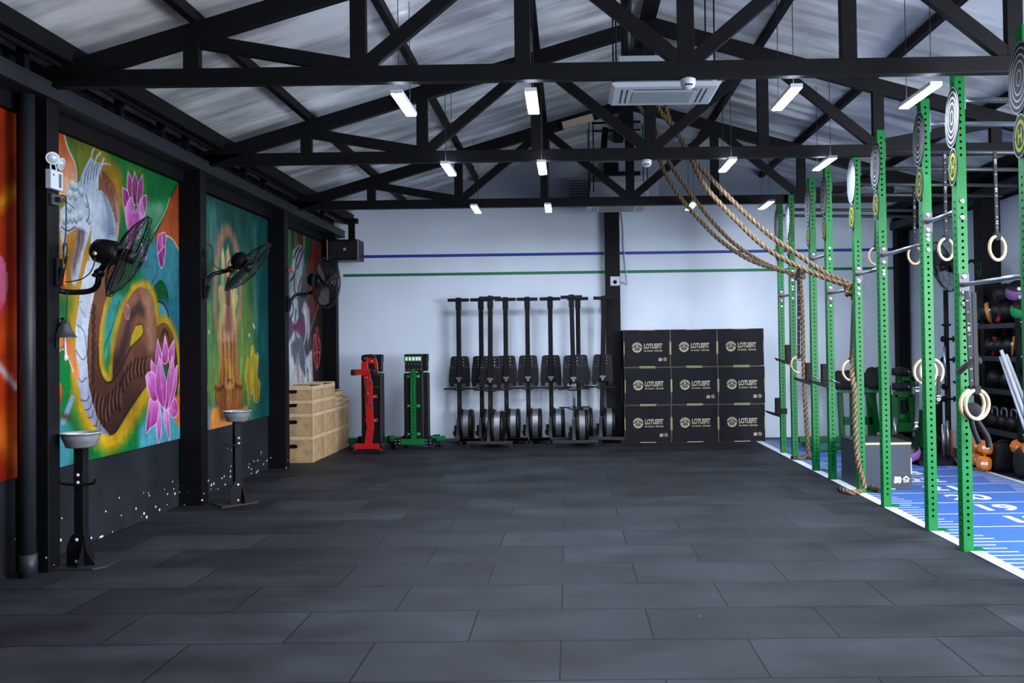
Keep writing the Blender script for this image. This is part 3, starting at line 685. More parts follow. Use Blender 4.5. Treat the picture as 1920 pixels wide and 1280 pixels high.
for u, v in ((270, 742), (292, 690), (296, 700), (60, 725)): C.line(k3((u, v), (u + 2, v + 8)), .03, (220, 224, 224), soft=.01)
C.noise(.06, 2, 18, 3); C.noise(.06, 8, 50, 9)
tag(C.build('mural', .58, .86), 'green wall painting of a seated golden robed figure with yellow lotus', 'mural')

# ---- mural with the grey white beast and red lotus
def k4(*p): return [(525 + u * .25, 420 + v * .25) for u, v in p]
C = Canvas(10.56, 12.715, .70, 3.285, 180, 300)
C.img[:] = (86, 90, 96)
C.poly(k4((60, 0), (250, 60), (240, 150), (200, 330), (60, 330)), (70, 110, 76))
for p, c in ((((80, 0), (100, 20), (105, 200), (92, 200)), (80, 36, 34)), (((120, 30), (175, 60), (172, 170), (130, 150)), (96, 46, 44)), (((185, 60), (245, 100), (225, 250), (185, 320)), (26, 84, 64)), (((175, 60), (190, 70), (188, 200), (176, 180)), (110, 130, 60))): C.poly(k4(*p), c, soft=1)
C.poly(k4((200, 330), (250, 100), (330, 100), (330, 1300), (240, 1200), (230, 700)), (110, 54, 46), soft=2)
C.poly(k4((230, 740), (330, 560), (330, 1300), (250, 1300)), (66, 52, 48), soft=4); C.line(k4((300, 580), (245, 740), (195, 930)), .03, (150, 120, 110))
C.poly(k4((70, 700), (190, 690), (195, 860), (80, 920)), (126, 76, 104), soft=3)
C.poly(k4((100, 190), (150, 150), (180, 190), (172, 330), (160, 460), (135, 560), (140, 700), (110, 760), (70, 680), (66, 400), (90, 300)), (150, 154, 162), (196, 204, 210), k4((140, 180))[0], k4((110, 620))[0], soft=1)
C.poly(k4((60, 900), (110, 790), (160, 850), (200, 1000), (240, 940), (250, 1220), (70, 1220)), (206, 210, 214), soft=2)
C.poly(k4((80, 900), (120, 850), (175, 850), (190, 1050), (215, 1100), (190, 1150), (150, 1060), (130, 960), (120, 1060), (85, 1000)), (112, 118, 126), soft=2)
C.poly(k4((160, 650), (185, 570), (220, 640), (225, 800), (205, 900), (190, 700)), (190, 190, 194), soft=2)
for a in ((105, 250, 120, 210, 145, 170), (120, 280, 140, 220, 165, 180), (130, 330, 160, 240, 178, 200), (80, 420, 110, 380, 120, 300), (90, 560, 100, 650, 85, 700), (120, 640, 110, 760, 120, 850), (160, 400, 140, 480, 130, 560)): C.line(k4(a[:2], a[2:4], a[4:]), .035, (40, 42, 50), soft=.012)
for a in ((185, 640, 195, 800, 180, 900), (230, 960, 215, 1060, 235, 1150), (95, 1000, 105, 1100, 130, 1190), (190, 1060, 200, 1160, 190, 1220)): C.line(k4(a[:2], a[2:4], a[4:]), .04, (234, 236, 238), soft=.014)
C.line(k4((134, 1000), (140, 1190)), .04, (150, 100, 92)); C.line(k4((206, 1090), (212, 1200)), .03, (150, 84, 60))
for p in (((250, 850), (262, 830), (270, 930), (268, 1000), (252, 980)), ((270, 790), (285, 780), (290, 900), (272, 920)), ((288, 850), (300, 880), (300, 990), (282, 1000)), ((256, 980), (275, 960), (280, 1090), (262, 1040)), ((278, 960), (300, 970), (292, 1060), (282, 1060))):
    C.poly(k4(*p), (150, 44, 48)); C.line(k4(*p, p[0]), .02, (210, 150, 150), soft=.006)
C.noise(.08, 3, 20, 4)
tag(C.build('mural', .55), 'wall painting of a grey and white beast beside a red lotus', 'mural')

# ---- red mural nearest the camera
C = Canvas(3.3, 5.655, .683, 3.31, 120, 200)
C.img[:] = (150, 52, 24)
C.poly([(-60, 180), (40, 180), (40, 480), (-60, 480)], (156, 62, 30), soft=10); C.poly([(-60, 560), (40, 560), (40, 720), (-60, 700)], (190, 80, 30), soft=12)
C.poly([(-60, 700), (40, 720), (40, 860), (-60, 860)], (176, 60, 26), soft=8); C.poly([(-60, 760), (10, 800), (34, 900), (20, 920), (-60, 840)], (220, 150, 60), soft=10)
C.poly([(-60, 830), (0, 845), (30, 900), (-60, 960)], (140, 34, 18), soft=3)
C.line([(-40, 640), (0, 688), (30, 725)], .05, (216, 190, 206), soft=.02); C.line([(0, 385), (14, 370), (27, 355)], .09, (190, 130, 40), soft=.04)
C.poly([(-40, 470), (4, 484), (14, 530), (4, 575), (-40, 600)], (220, 120, 150), smooth=True); C.poly([(-40, 540), (2, 560), (3, 590), (-40, 640)], (200, 80, 120), soft=2)
C.noise(.05, 3, 6, 6)
tag(C.build('mural', .55), 'orange and red wall painting with a pink petal, nearest the camera', 'mural')
# ================================================================== LEFT SIDE OBJECTS
# emergency twin-spot lamp on the nearest pillar
t = thing('emergency_light', 'white emergency light box with two round lamps on the nearest pillar', 'emergency light', (-3.76, 5.69, 2.76))
mb = MB(); mb.bx(-3.76, -3.715, 5.63, 5.765, 2.765, 2.905); obj('case', mb, 'white_plastic', t, .006)
mb = MB(); mb.bx(-3.7155, -3.7135, 5.715, 5.745, 2.785, 2.885); mb.bx(-3.7155, -3.7135, 5.65, 5.665, 2.86, 2.875); obj('display_panel', mb, 'disc_glare', t)
for y, z, ax in ((5.65, 2.985, (.75, -.6, -.2)), (5.745, 2.965, (.95, .1, -.25))):
    c = Vector((-3.72, y, z))
    mb = MB(); mb.lathe([(.012, -.05), (.034, -.03), (.046, .0), (.046, .008), (.04, .009)], c, ax, 24); h = obj('lamp_head', mb, 'white_plastic', t)
    mb = MB(); mb.lathe([(.04, .006), (.03, .014), (.0, .018)], c, ax, 24); obj('lens', mb, 'lamp_glass', h)
mb = MB(); mb.tube(spline([(-3.735, 5.655, 2.9), (-3.735, 5.655, 2.945), (-3.735, 5.69, 2.955), (-3.735, 5.71, 2.94), (-3.735, 5.72, 2.9)]), .006, 8); obj('handle', mb, 'white_plastic', t)
# socket and plug lead for the nearest fan
t = thing('wall_socket', 'dark grey wall socket with a plug below the emergency light', 'socket', (-3.76, 5.72, 2.66))
mb = MB(); mb.bx(-3.76, -3.735, 5.67, 5.745, 2.655, 2.735); obj('socket_box', mb, 'plate_grey', t, .004)
mb = MB(); mb.bx(-3.735, -3.695, 5.7, 5.735, 2.68, 2.715); obj('plug', mb, 'dark_grey', t, .004)
Y = 5.8
def pp(l, yy): return [aty(a, b2, yy) for a, b2 in l]
mb = MB(); mb.tube(spline(pp([(112, 367), (122, 368), (124, 380), (124, 420), (122, 450), (118, 462), (121, 488), (126, 470), (124, 456), (119, 470), (122, 494), (126, 480), (123, 500), (118, 515), (119, 528), (150, 524), (168, 512), (176, 496), (178, 482)], 5.8), 8), .0045, 8)
mb.tube(spline(pp([(113, 370), (124, 378), (134, 386), (140, 391)], 5.8), 8), .003, 6)
tag(obj('power_cord', mb, 'cable'), 'thin black power cord looped from the socket to the nearest fan', 'cord')

def fan(label, mount, neck, mot0, center, axis, R, elbow, blades=3, cordpts=None, pl=None):
    """wall fan: mount on the pillar, arm through elbow to neck, motor from mot0 to the cage centre"""
    mount, neck, mot0, center = Vector(mount), Vector(neck), Vector(mot0), Vector(center); ax = Vector(axis).normalized()
    t = thing('wall_fan', label, 'fan', mount, 'black wall fans')
    dx = -1 if mount.x > 0 else 1
    mb = MB(); mb.bx(min(mount.x, mount.x + dx * .03), max(mount.x, mount.x + dx * .03), mount.y - .035, mount.y + .035, mount.z - .1, mount.z + .1)
    mb.bar(mount + Vector((dx * .02, 0, -.09)), mount + Vector((dx * .045, 0, .03)), .04, .03); obj('wall_bracket', mb, 'black_plastic', t, .005)
    mb = MB(); mb.tube(spline([mount + Vector((dx * .02, 0, -.03))] + [Vector(e) for e in elbow] + [neck], 10), .021, 12)
    obj('arm', mb, 'black_plastic', t)
    mb = MB(); mb.sphere(neck, .038, 14); mb.cyl(neck, mot0.lerp(center, .55), .022, 12); k = obj('swivel', mb, 'black_plastic', t)
    mb2 = MB(); kn = neck + Vector((0, -.04, -.02)); mb2.cyl(kn, kn + Vector((0, -.03, 0)), .015, 10); obj('knob', mb2, 'black_plastic', k)
    L_ = (center - mot0).length
    mb = MB(); mb.lathe([(.0, -.01), (.05, .0), (.085, .03), (.095, .08), (.095, L_ * .6), (.08, L_ * .75), (.05, L_ * .8)], mot0, center - mot0, 24); mo = obj('motor', mb, 'black_plastic', t)
    if pl: mb = MB(); mb.lathe([(.016, 0), (.016, .012), (.0, .016)], Vector(pl), (.3, -1, 0), 12); obj('cap', mb, 'bolt', mo)
    a, b2, _ = basis(ax); mb = MB()
    mb.torus(center, ax, R, .007, 48, 6); mb.torus(center + ax * .02, ax, R, .004, 48, 6)
    n = 44
    for i in range(n):
        th = 2 * PI * i / n; d = a * math.cos(th) + b2 * math.sin(th)
        for s, dep in ((1, .1), (-1, .085)):
            mb.tube([center + d * (R * q) + ax * (s * dep * (1 - q ** 3)) for q in (.16, .45, .75, .92, 1.)], .0016, 4)
    for s, dep in ((1, .1), (-1, .085)):
        for q in (.3, .55, .8): mb.torus(center + ax * (s * dep * (1 - q ** 3)), ax, R * q, .0022, 36, 5)
    mb.lathe([(.055, 0), (.055, .012), (.0, .016)], center + ax * .095, ax, 20)
    obj('cage', mb, 'black_plastic', t)
    for i in range(blades):
        th = 2 * PI * i / blades + .4; d = a * math.cos(th) + b2 * math.sin(th); e = ax.cross(d)
        mb = MB(); g = [(.05, -.03), (.12, -.07), (.26, -.1), (R * .88, -.075), (R * .9, .02), (.26, .07), (.12, .06), (.05, .03)]
        vs = [center + d * p[0] + e * p[1] + ax * (p[1] * .35) for p in g]; vs2 = [q + ax * .003 for q in vs]; m_ = len(vs)
        mb.add(vs + vs2, [tuple(range(m_)), tuple(range(2 * m_ - 1, m_ - 1, -1))]); obj('blade', mb, 'dark_grey', t)
    mb = MB(); mb.cyl(center - ax * .04, center + ax * .05, .05, 20); obj('hub', mb, 'black_plastic', t)
    return t
fan('large black wall fan beside the emergency light, in front of the dragon painting', (-3.76, 5.75, 2.17), aty(186, 512, 5.9), aty(172, 467, 5.9), aty(240, 480, 5.95),
    (.83, .38, -.42), .335, [aty(108, 538, 5.8), aty(122, 547, 5.85), aty(165, 546, 5.9), aty(182, 535, 5.9)], pl=aty(178, 475, 5.8))
fan('black wall fan in front of the golden figure painting, tilted down', (-3.76, 8.1, 2.22), aty(433, 505, 8.3), aty(440, 480, 8.3), aty(464, 500, 8.3),
    (.7, .27, -.66), .335, [aty(386, 532, 8.15), aty(398, 515, 8.22), aty(415, 510, 8.28)])
fan('black wall fan farthest along the left wall, facing into the hall', (-3.76, 10.5, 2.18), aty(587, 548, 10.6), aty(578, 522, 10.6), aty(612, 530, 10.6),
    (.96, -.23, -.06), .34, [aty(545, 565, 10.52), aty(555, 553, 10.56), aty(572, 551, 10.6)])
fan('black wall fan on the right wall pillar, behind the gym rings', (5.42, 10.36, 2.5), aty(1805, 517, 10.3), aty(1806, 494, 10.25), aty(1768, 500, 10.2),
    (-.93, .11, -.3), .335, [(5.3, 10.34, 2.62), (5.15, 10.32, 2.52), (5.1, 10.3, 2.42)])
mb = MB(); mb.bx(-.004, .004, -.02, .02, -.06, .05); 
o = MB(); c = aty(117, 520, 5.8); o.bx(c.x - .022, c.x + .022, c.y - .012, c.y + .012, c.z - .06, c.z + .06); o.bx(c.x - .022, c.x + .03, c.y - .012, c.y + .012, c.z - .072, c.z - .06)
o2 = tag(obj('cable_winder', o, 'orange_tag', None, .008), 'orange cable winder hanging on the nearest fan arm', 'cable winder')
mb = MB(); mb.lathe([(.013, 0), (.013, .004), (.0, .005)], c + Vector((.0, -.012, .015)), (0, -1, 0), 14); obj('hole_eyelet', mb, 'black_plastic', o2)
# cords of the other fans
mb = MB(); mb.tube(spline(pp([(388, 458), (397, 462), (400, 480), (400, 495), (408, 502), (416, 505), (425, 504), (430, 490), (434, 488)], 8.2), 8), .005, 6); mb.bx(-3.76, -3.73, 8.07, 8.13, 2.55, 2.62)
tag(obj('power_cord', mb, 'cable'), 'black power cord from a plug above the middle left fan', 'cord')
mb = MB(); mb.tube(spline(pp([(548, 507), (552, 520), (553, 545), (562, 555), (574, 556), (577, 545), (580, 536)], 10.54), 8), .006, 6)
o = tag(obj('power_cord', mb, 'cable'), 'black power cord with red plug on the farthest left fan', 'cord')
c = aty(545, 507, 10.54); mb = MB(); mb.bx(c.x - .03, c.x + .03, c.y - .02, c.y + .02, c.z - .02, c.z + .02); obj('plug', mb, 'ball_red', o, .005)

# bell
t = thing('ship_bell', 'small dark bell with white pull rope on the nearest pillar', 'bell', (-3.76, 5.76, 1.63))
mb = MB(); cb = aty(121, 620, 5.8)
mb.lathe([(.085, -.05), (.078, -.045), (.05, .0), (.038, .045), (.03, .06), (.0, .068)], cb, (0, 0, 1), 24); bl = obj('bell_body', mb, 'plate_grey', t)
mb = MB(); mb.tube(spline([(-3.76, 5.75, cb.z - .06), (-3.745, 5.755, cb.z + .02), (-3.72, 5.77, cb.z + .08), (cb.x - .02, cb.y, cb.z + .09), (cb.x, cb.y, cb.z + .07)]), .009, 8); mb.bx(-3.765, -3.75, 5.73, 5.77, cb.z - .13, cb.z - .02); obj('bracket', mb, 'black_plastic', t)
mb = MB(); mb.tube([cb + Vector((.0, 0, -.04)), cb + Vector((.004, 0, -.12)), cb + Vector((.006, 0, -.2))], .007, 8); mb.sphere(cb + Vector((.006, 0, -.2)), .016, 10, (1, 1, 1.5)); obj('pull_rope', mb, 'cable_white', t)
mb = MB(); mb.tube([aty(126, 548, 5.8), aty(125, 605, 5.8)], .004, 6); obj('hanging_wire', mb, 'cable', t)

# chalk bowls on stands
def chalk_stand(label, cx, cy, rot, zt):
    t = thing('chalk_stand', label, 'chalk bowl stand', (0, 0, 0), 'chalk bowl stands')
    mb = MB(); mb.prism([(-.2, -.13), (.16, -.13), (.22, -.06), (.22, .1), (.12, .2), (-.2, .2)], (0, 0, 0), (1, 0, 0), (0, 1, 0), .012); obj('base_plate', mb, 'dark_grey', t, .002)
    mb = MB(); mb.bx(-.035, .035, -.035, .035, .012, zt - .11); obj('pole', mb, 'black_steel', t, .004)
    mb = MB(); mb.prism([(-.085, .012), (.12, .012), (.12, .03), (.065, .11), (.042, .24), (-.045, .24), (-.085, .15)], (0, -.036, 0), (1, 0, 0), (0, 0, 1), .006)
    mb.prism([(-.12, .012), (.1, .012), (.04, .2), (-.042, .2)], (.036, 0, 0), (0, 1, 0), (0, 0, 1), .006); g = obj('gusset', mb, 'black_steel', t)
    for z in (.04, .2):
        mb = MB(); mb.lathe([(.014, 0), (.014, .006), (.006, .012), (0, .013)], (-.01, -.042, z), (0, -1, 0), 12); obj('bolt', mb, 'bolt', g)
    mb = MB(); mb.tube(spline([(-.13, -.04, .645), (-.115, -.04, .615), (-.04, -.04, .605), (.04, -.04, .605), (.115, -.04, .615), (.13, -.04, .645)]), .01, 8); mb.bx(-.03, .03, -.042, -.035, .58, .7); hk = obj('hook_bar', mb, 'black_steel', t)
    for z in (.62, .675):
        mb = MB(); mb.lathe([(.014, 0), (.014, .006), (.006, .012), (0, .013)], (0, -.042, z), (0, -1, 0), 12); obj('bolt', mb, 'bolt', hk)
    mb = MB(); mb.lathe([(.0, -.11), (.085, -.11), (.105, -.1), (.122, -.03), (.13, 0), (.142, .0), (.142, -.006), (.134, -.007), (.128, -.03), (.1, -.106)][::1], (0, 0, zt), (0, 0, 1), 40); mb.disc((0, 0, zt - .045), (0, 0, 1), 0, .118, 32, 1); obj('bowl', mb, ['steel', 'white_paint'], t)
    t.location = (cx, cy, 0); t.rotation_euler = (0, 0, rot); ORG[t.name] = Vector((cx, cy, 0)); return t
chalk_stand('steel chalk bowl on a black stand by the dragon painting', -3.63, 5.83, 0, .985)
chalk_stand('steel chalk bowl on a black stand by the golden figure painting', -3.43, 8.1, .75, .955)

# wooden jerk boxes
def jerk(label, x0, x1, y0, y1, z0, z1, top=False, slot=True):
    t = thing('wooden_box', label, 'wooden box', ((x0 + x1) / 2, (y0 + y1) / 2, z0), 'stacked wooden boxes')
    e = .004
    mb = MB(); mb.bx(x0, x1 - .0, y0, y1, z0 + .001, z1 - .05); obj('box_body', mb, 'wood_ply', t, .003)
    mb = MB(); mb.bx(x0 - .001, x1 + e, y0 - e, y1 - .006, z1 - .05, z1 - .002); mb.bx(x1, x1 + e, y0 - e, y0 + .03, z0 + .002, z1 - .05)
    obj('edge_strip', mb, 'wood_edge', t, .002)
    if slot:
        mb = MB(); c = Vector((x0 + .1, y0 - .0015, z0 + (z1 - z0) * .62)); p = []
        for i in range(16):
            th = 2 * PI * i / 16; p.append((c.x + (.065 if math.cos(th) > 0 else -.065) + .028 * math.cos(th), c.z + .028 * math.sin(th)))
        mb.prism(p, (0, y0 + .02, 0), (1, 0, 0), (0, 0, 1), .022); obj('handle_slot', mb, 'black_plastic', t)
    if top:
        mb = MB(); mb.bx(x0 + .05, x1 - .03, y0 + .09, y1 - .03, z1 - .002, z1 + .004); obj('rubber_top', mb, 'black_rubber', t)
        mb = MB(); mb.bx(x0, x1, y1 - .05, y1 - .01, z1 - .003, z1 + .02); mb.bx(x0, x1 - .05, y0, y0 + .04, z1 - .003, z1 + .012); obj('rim', mb, 'wood_edge', t, .002)
    return t
Z4 = [0, .37, .685, .87, 1.06]; nm4 = ['bottom', 'second', 'third', 'top']
for i in range(4):
    jerk('wooden box, %s of the tall stack nearest the camera' % ('bottom box' if i == 0 else nm4[i] + ' box up' if i < 3 else 'top box'), -3.97, -3.565, 10.9, 11.41, Z4[i], Z4[i + 1], i == 3)
for i in range(4):
    jerk('wooden box, %s of the second tall stack behind' % ('bottom box' if i == 0 else nm4[i] + ' box up' if i < 3 else 'top box'), -3.97, -3.565, 11.43, 11.96, Z4[i], Z4[i + 1] , i == 3, False)
ZC = [0, .37, .69, .76, .83, .92]; nc = ['bottom box', 'second box up', 'first thin box', 'second thin box', 'top thin box']
for i in range(5):
    jerk('wooden box, %s of the lower third stack' % nc[i], -3.97, -3.565, 11.98, 12.38, ZC[i], ZC[i + 1], i == 4, False)
ZD = [0, .37, .69, .8]; nd = ['bottom box', 'middle box', 'thin top box']
for i in range(3):
    jerk('wooden box, %s of the lowest stack by the back corner' % nd[i], -3.72, -3.565, 12.4, 12.7, ZD[i], ZD[i + 1], i == 2, False)

# speaker in the back corner
t = thing('wall_speaker', 'black loudspeaker hung high in the back left corner', 'speaker', (-3.65, 12.7, 3.0))
p0, p1 = aty(613, 449, 12.6), aty(672, 487, 12.6)
mb = MB(); mb.bx(p0.x, p1.x, 12.6, 12.95, p1.z, p0.z); obj('cabinet', mb, 'black_plastic', t, .008)
mb = MB(); mb.bx(p0.x + .03, p1.x - .03, 12.592, 12.6, p1.z + .03, p0.z - .03); obj('grille', mb, 'black_rubber', t)
mb = MB(); mb.bx(p0.x, p0.x + .01, 12.59, 12.6, p1.z, p0.z); mb.bx(p1.x - .012, p1.x, 12.59, 12.6, p1.z, p0.z); obj('side_trim', mb, 'beige', t)
c = aty(646, 467, 12.59); mb = MB(); mb.bx(c.x - .02, c.x + .02, 12.588, 12.593, c.z - .022, c.z + .022); obj('badge', mb, 'beige', t)
mb = MB(); mb.bx(-3.55, -3.45, 12.7, 12.75, p0.z, 3.62); mb.bx(-3.62, -3.4, 12.68, 12.78, 3.6, 3.68); obj('mount', mb, 'black_steel', t)

# security camera and cable on the back pillar
t = thing('security_camera', 'small white square camera with black lens on the back wall pillar', 'camera', (.76, 13.0, 2.6))
c = aty(1153, 527, 12.98)
mb = MB(); mb.bx(c.x - .078, c.x + .078, 12.955, 13.0, c.z - .078, c.z + .078); obj('case', mb, 'white_plastic', t, .01)
mb = MB(); mb.lathe([(.033, 0), (.03, .015), (.012, .03), (0, .032)], (c.x, 12.955, c.z - .015), (0, -1, 0), 20); obj('lens', mb, 'black_vinyl', t)
mb = MB(); mb.tube(spline([aty(1162, 526, 12.98), aty(1170, 530, 13.17), aty(1176, 533, 13.17), aty(1174, 510, 13.17), aty(1170, 470, 13.17), aty(1168, 420, 13.17), aty(1164, 396, 13.17), aty(1161, 388, 13.17)], 8), .008, 6)
tag(obj('camera_cable', mb, 'cable_white'), 'pale cable running up the back wall beside the pillar', 'cable')
# ================================================================== BACK WALL EQUIPMENT
def hole_strip(mb, org, u, v, w, h, n0, n1, r, pitch=.05, mi=0, mj=None):
    """flat plate w by h spanned by u, v with a column of real round holes between cells n0..n1"""
    org, u, v = Vector(org), Vector(u).normalized(), Vector(v).normalized(); n = int(round(h / pitch)); p = h / n
    P = lambda a, b2: org + u * a + v * b2
    holes = n1 if isinstance(n1, set) else set(range(n0, n1))
    i = 0
    while i < n:
        if i not in holes:
            j = i
            while j < n and j not in holes: j += 1
            mb.add([P(-w / 2, i * p), P(w / 2, i * p), P(w / 2, j * p), P(-w / 2, j * p)], [(0, 1, 2, 3)], mi); i = j; continue
        z0, zc, z1 = i * p, (i + .5) * p, (i + 1) * p
        out = [P(w / 2, zc), P(w / 2, z1), P(0, z1), P(-w / 2, z1), P(-w / 2, zc), P(-w / 2, z0), P(0, z0), P(w / 2, z0)]
        inn = [P(r * math.cos(PI * k / 4), zc + r * math.sin(PI * k / 4)) for k in range(8)]
        mb.add(out + inn, [(k, (k + 1) % 8, 8 + (k + 1) % 8, 8 + k) for k in range(8)], mi); i += 1

def holed_tube(mb, c, w, d, h, holes_y, holes_x, r, z0=0, pitch=.05):
    """square upright centred on c with holes through both pairs of faces"""
    x, y = c
    hole_strip(mb, (x, y - d / 2, z0), (1, 0, 0), (0, 0, 1), w, h, 0, holes_y, r, pitch)
    hole_strip(mb, (x, y + d / 2, z0), (-1, 0, 0), (0, 0, 1), w, h, 0, holes_y, r, pitch)
    hole_strip(mb, (x - w / 2, y, z0), (0, -1, 0), (0, 0, 1), d, h, 0, holes_x, r, pitch)
    hole_strip(mb, (x + w / 2, y, z0), (0, 1, 0), (0, 0, 1), d, h, 0, holes_x, r, pitch)
    mb.add([(x - w / 2, y - d / 2, z0 + h), (x + w / 2, y - d / 2, z0 + h), (x + w / 2, y + d / 2, z0 + h), (x - w / 2, y + d / 2, z0 + h)], [(0, 1, 2, 3)])

def boltm(mb, p, ax, r=.014, mi=0): mb.lathe([(r, 0), (r, .006), (r * .5, .012), (0, .013)], p, ax, 12, mi)

# ---- weight benches stored standing on end
def bench(label, x, y, rot, gstyle=True):
    t = thing('weight_bench', label, 'weight bench', (0, 0, 0), 'weight benches stood on end')
    mb = MB(); mb.bx(-.155, .155, .03, .12, .12, 1.18); obj('back_pad', mb, 'black_vinyl', t, .02)
    mb = MB(); mb.bx(-.135, .135, .02, .11, 1.2, 1.46); mb.bx(-.14, .14, .01, .12, 1.44, 1.475); hp = obj('seat_pad', mb, 'black_vinyl', t, .012)
    mb = MB(); mb.bx(-.138, .138, .002, .018, 1.355, 1.445); lb = obj('label_band', mb, 'green_steel', hp)
    mb = MB(); 
    for x0 in (-.12, -.066, -.012, .04, .085): mb.bx(x0, x0 + .036, -.001, .004, 1.375, 1.43)
    obj('sticker', mb, 'print_white', hp)
    mb = MB()
    for i in range(6):
        for z in (1.32, 1.235): boltm(mb, (-.115 + i * .046, .02, z), (0, -1, 0), .007)
    obj('screw_row', mb, 'bolt', hp)
    mb = MB(); holed_tube(mb, (0, -.005), .075, .06, 1.1, set(range(2, 21)), set(), .011, .1); mb.prism([(-.05, 1.19), (.0375, 1.19), (.0375, 1.26), (-.01, 1.22)], (0, -.03, 0), (1, 0, 0), (0, 0, 1), .06); sp = obj('spine', mb, 'green_steel', t)
    for z in (.2, .64, 1.1):
        mb = MB(); mb.bx(-.105, .105, .015, .035, z, z + .05); obj('pad_bracket', mb, 'green_steel', sp)
        for x_ in (-.075, .075):
            mb = MB(); boltm(mb, (x_, .015, z + .025), (0, -1, 0), .013); obj('bolt', mb, 'bolt', sp)
    mb = MB(); hole_strip(mb, (-.2, -.06, .115), (0, 0, 1), (1, 0, 0), .085, .4, 0, set(range(1, 7)), .012, .055); mb.bx(-.2, .2, -.055, 0, .075, .155); obj('base_bar', mb, 'green_steel', t)
    for s in (-1, 1):
        mb = MB(); mb.bx(s * .24 - .05, s * .24 + .05, -.07, .03, .06, .17); mb.bar((s * .24, -.02, .1), (s * .34, .2, .12), .06, .06); br = obj('foot_bracket', mb, 'black_steel', t, .004)
        mb = MB(); mb.bx(s * .34 - .07, s * .34 + .05, .12, .22, .1, .17); obj('foot', mb, 'green_steel', br, .004)
        mb = MB(); mb.cyl((s * .26 - .02, -.03, .04), (s * .26 + .02, -.03, .04), .04, 16); mb.cyl((s * .34 - .02, .18, .05), (s * .34 + .02, .18, .05), .05, 16); obj('wheel', mb, 'black_rubber', br)
        mb = MB()
        for q in (-.03, .03): boltm(mb, (s * .24 + q, -.07, .14), (0, -1, 0), .009); boltm(mb, (s * .24 + q, -.07, .09), (0, -1, 0), .009)
        obj('screw', mb, 'bolt', br)
    t.location = (x, y, 0); t.rotation_euler = (0, 0, rot); ORG[t.name] = Vector((x, y, 0)); return t
b1 = bench('green framed weight bench stood on end, in front of its pair left of the rowers', aty(775, 740, 12.3).x, 12.3, .03)
dup(b1, 'green framed weight bench stood on end, behind the other green bench', (aty(789, 740, 12.66).x, 12.66, 0), PI)
dup(b1, 'green framed weight bench stood on end, behind the red bench', (aty(704, 740, 12.55).x, 12.55, 0), PI)

t = thing('weight_bench', 'red framed weight bench with black rollers stood on end beside the wooden boxes', 'weight bench', (-3.03, 11.85, 0), 'weight benches stood on end')
def rx(px): return aty(px, 740, 11.85).x
def rz(py): return aty(690, py, 11.85).z
mb = MB(); mb.bx(-3.18, -2.86, 12.0, 12.09, .12, 1.17); obj('back_pad', mb, 'black_vinyl', t, .02)
def rp(l): return [(rx(640 + u / 5.82), rz(640 + v / 5.818)) for u, v in l]
mb = MB(); mb.prism(rp([(285, 960), (355, 960), (345, 690), (345, 460), (320, 360), (250, 360), (270, 560), (272, 800)])[::-1], (0, 11.86, 0), (1, 0, 0), (0, 0, 1), .06)
mb.prism(rp([(262, 1110), (338, 1110), (355, 960), (280, 960)]), (0, 11.84, 0), (1, 0, 0), (0, 0, 1), .06); obj('spine', mb, 'red_steel', t, .004)
mb = MB(); mb.prism(rp([(165, 362), (330, 362), (330, 300), (165, 300)]), (0, 11.82, 0), (1, 0, 0), (0, 0, 1), .06)
mb.prism(rp([(232, 305), (300, 305), (300, 165), (290, 165), (232, 230)]), (0, 11.83, 0), (1, 0, 0), (0, 0, 1), .05); mb.prism(rp([(385, 305), (400, 305), (412, 360), (405, 240), (380, 170), (300, 165), (300, 235), (370, 240)])[::-1], (0, 11.84, 0), (1, 0, 0), (0, 0, 1), .04); obj('top_bracket', mb, 'red_steel', t, .003)
mb = MB(); mb.prism(rp([(155, 1165), (425, 1165), (425, 1108), (155, 1108)]), (0, 11.82, 0), (1, 0, 0), (0, 0, 1), .07); bb = obj('base_bar', mb, 'red_steel', t, .004)
mb = MB()
for u in (165, 440): mb.bar((rx(640 + u / 5.82), 11.79, .12), (rx(640 + (u - 8) / 5.82), 11.79, .035), .03, .05); 
obj('wheel_fork', mb, 'red_steel', bb)
mb = MB(); mb.sphere((rx(640 + 262 / 5.82), 11.8, rz(640 + 190 / 5.818)), .045, 16); mb.prism(rp([(232, 160), (260, 142), (340, 138), (380, 160), (385, 185), (300, 170), (240, 180)])[::-1], (0, 11.86, 0), (1, 0, 0), (0, 0, 1), .08); obj('seat_pad', mb, 'black_vinyl', t)
for u, v in ((155, 335), (370, 330), (128, 1137), (450, 1135)):
    mb = MB(); c = Vector((rx(640 + u / 5.82), 11.8, rz(640 + v / 5.818))); mb.cyl(c + Vector((-.045, 0, 0)), c + Vector((.04, 0, 0)), .045, 18); obj('roller' if v < 600 else 'end_cap', mb, 'black_rubber', t)
for u in (165, 435):
    mb = MB(); x = rx(640 + u / 5.82); mb.cyl((x - .018, 11.79, .032), (x + .018, 11.79, .032), .032, 16); obj('wheel', mb, 'black_rubber', t)
for u, v in ((215, 330), (318, 328), (240, 1137), (340, 1135), (370, 600), (375, 860), (345, 215), (300, 568), (285, 390)):
    mb = MB(); boltm(mb, (rx(640 + u / 5.82), 11.8, rz(640 + v / 5.818)), (0, -1, 0), .011); obj('bolt', mb, 'bolt', t)
for v in (600, 860):
    mb = MB(); mb.prism(rp([(250, v + 18), (392, v + 18), (392, v - 16), (250, v - 16)]), (0, 11.88, 0), (1, 0, 0), (0, 0, 1), .02); obj('pad_bracket', mb, 'red_steel', t)
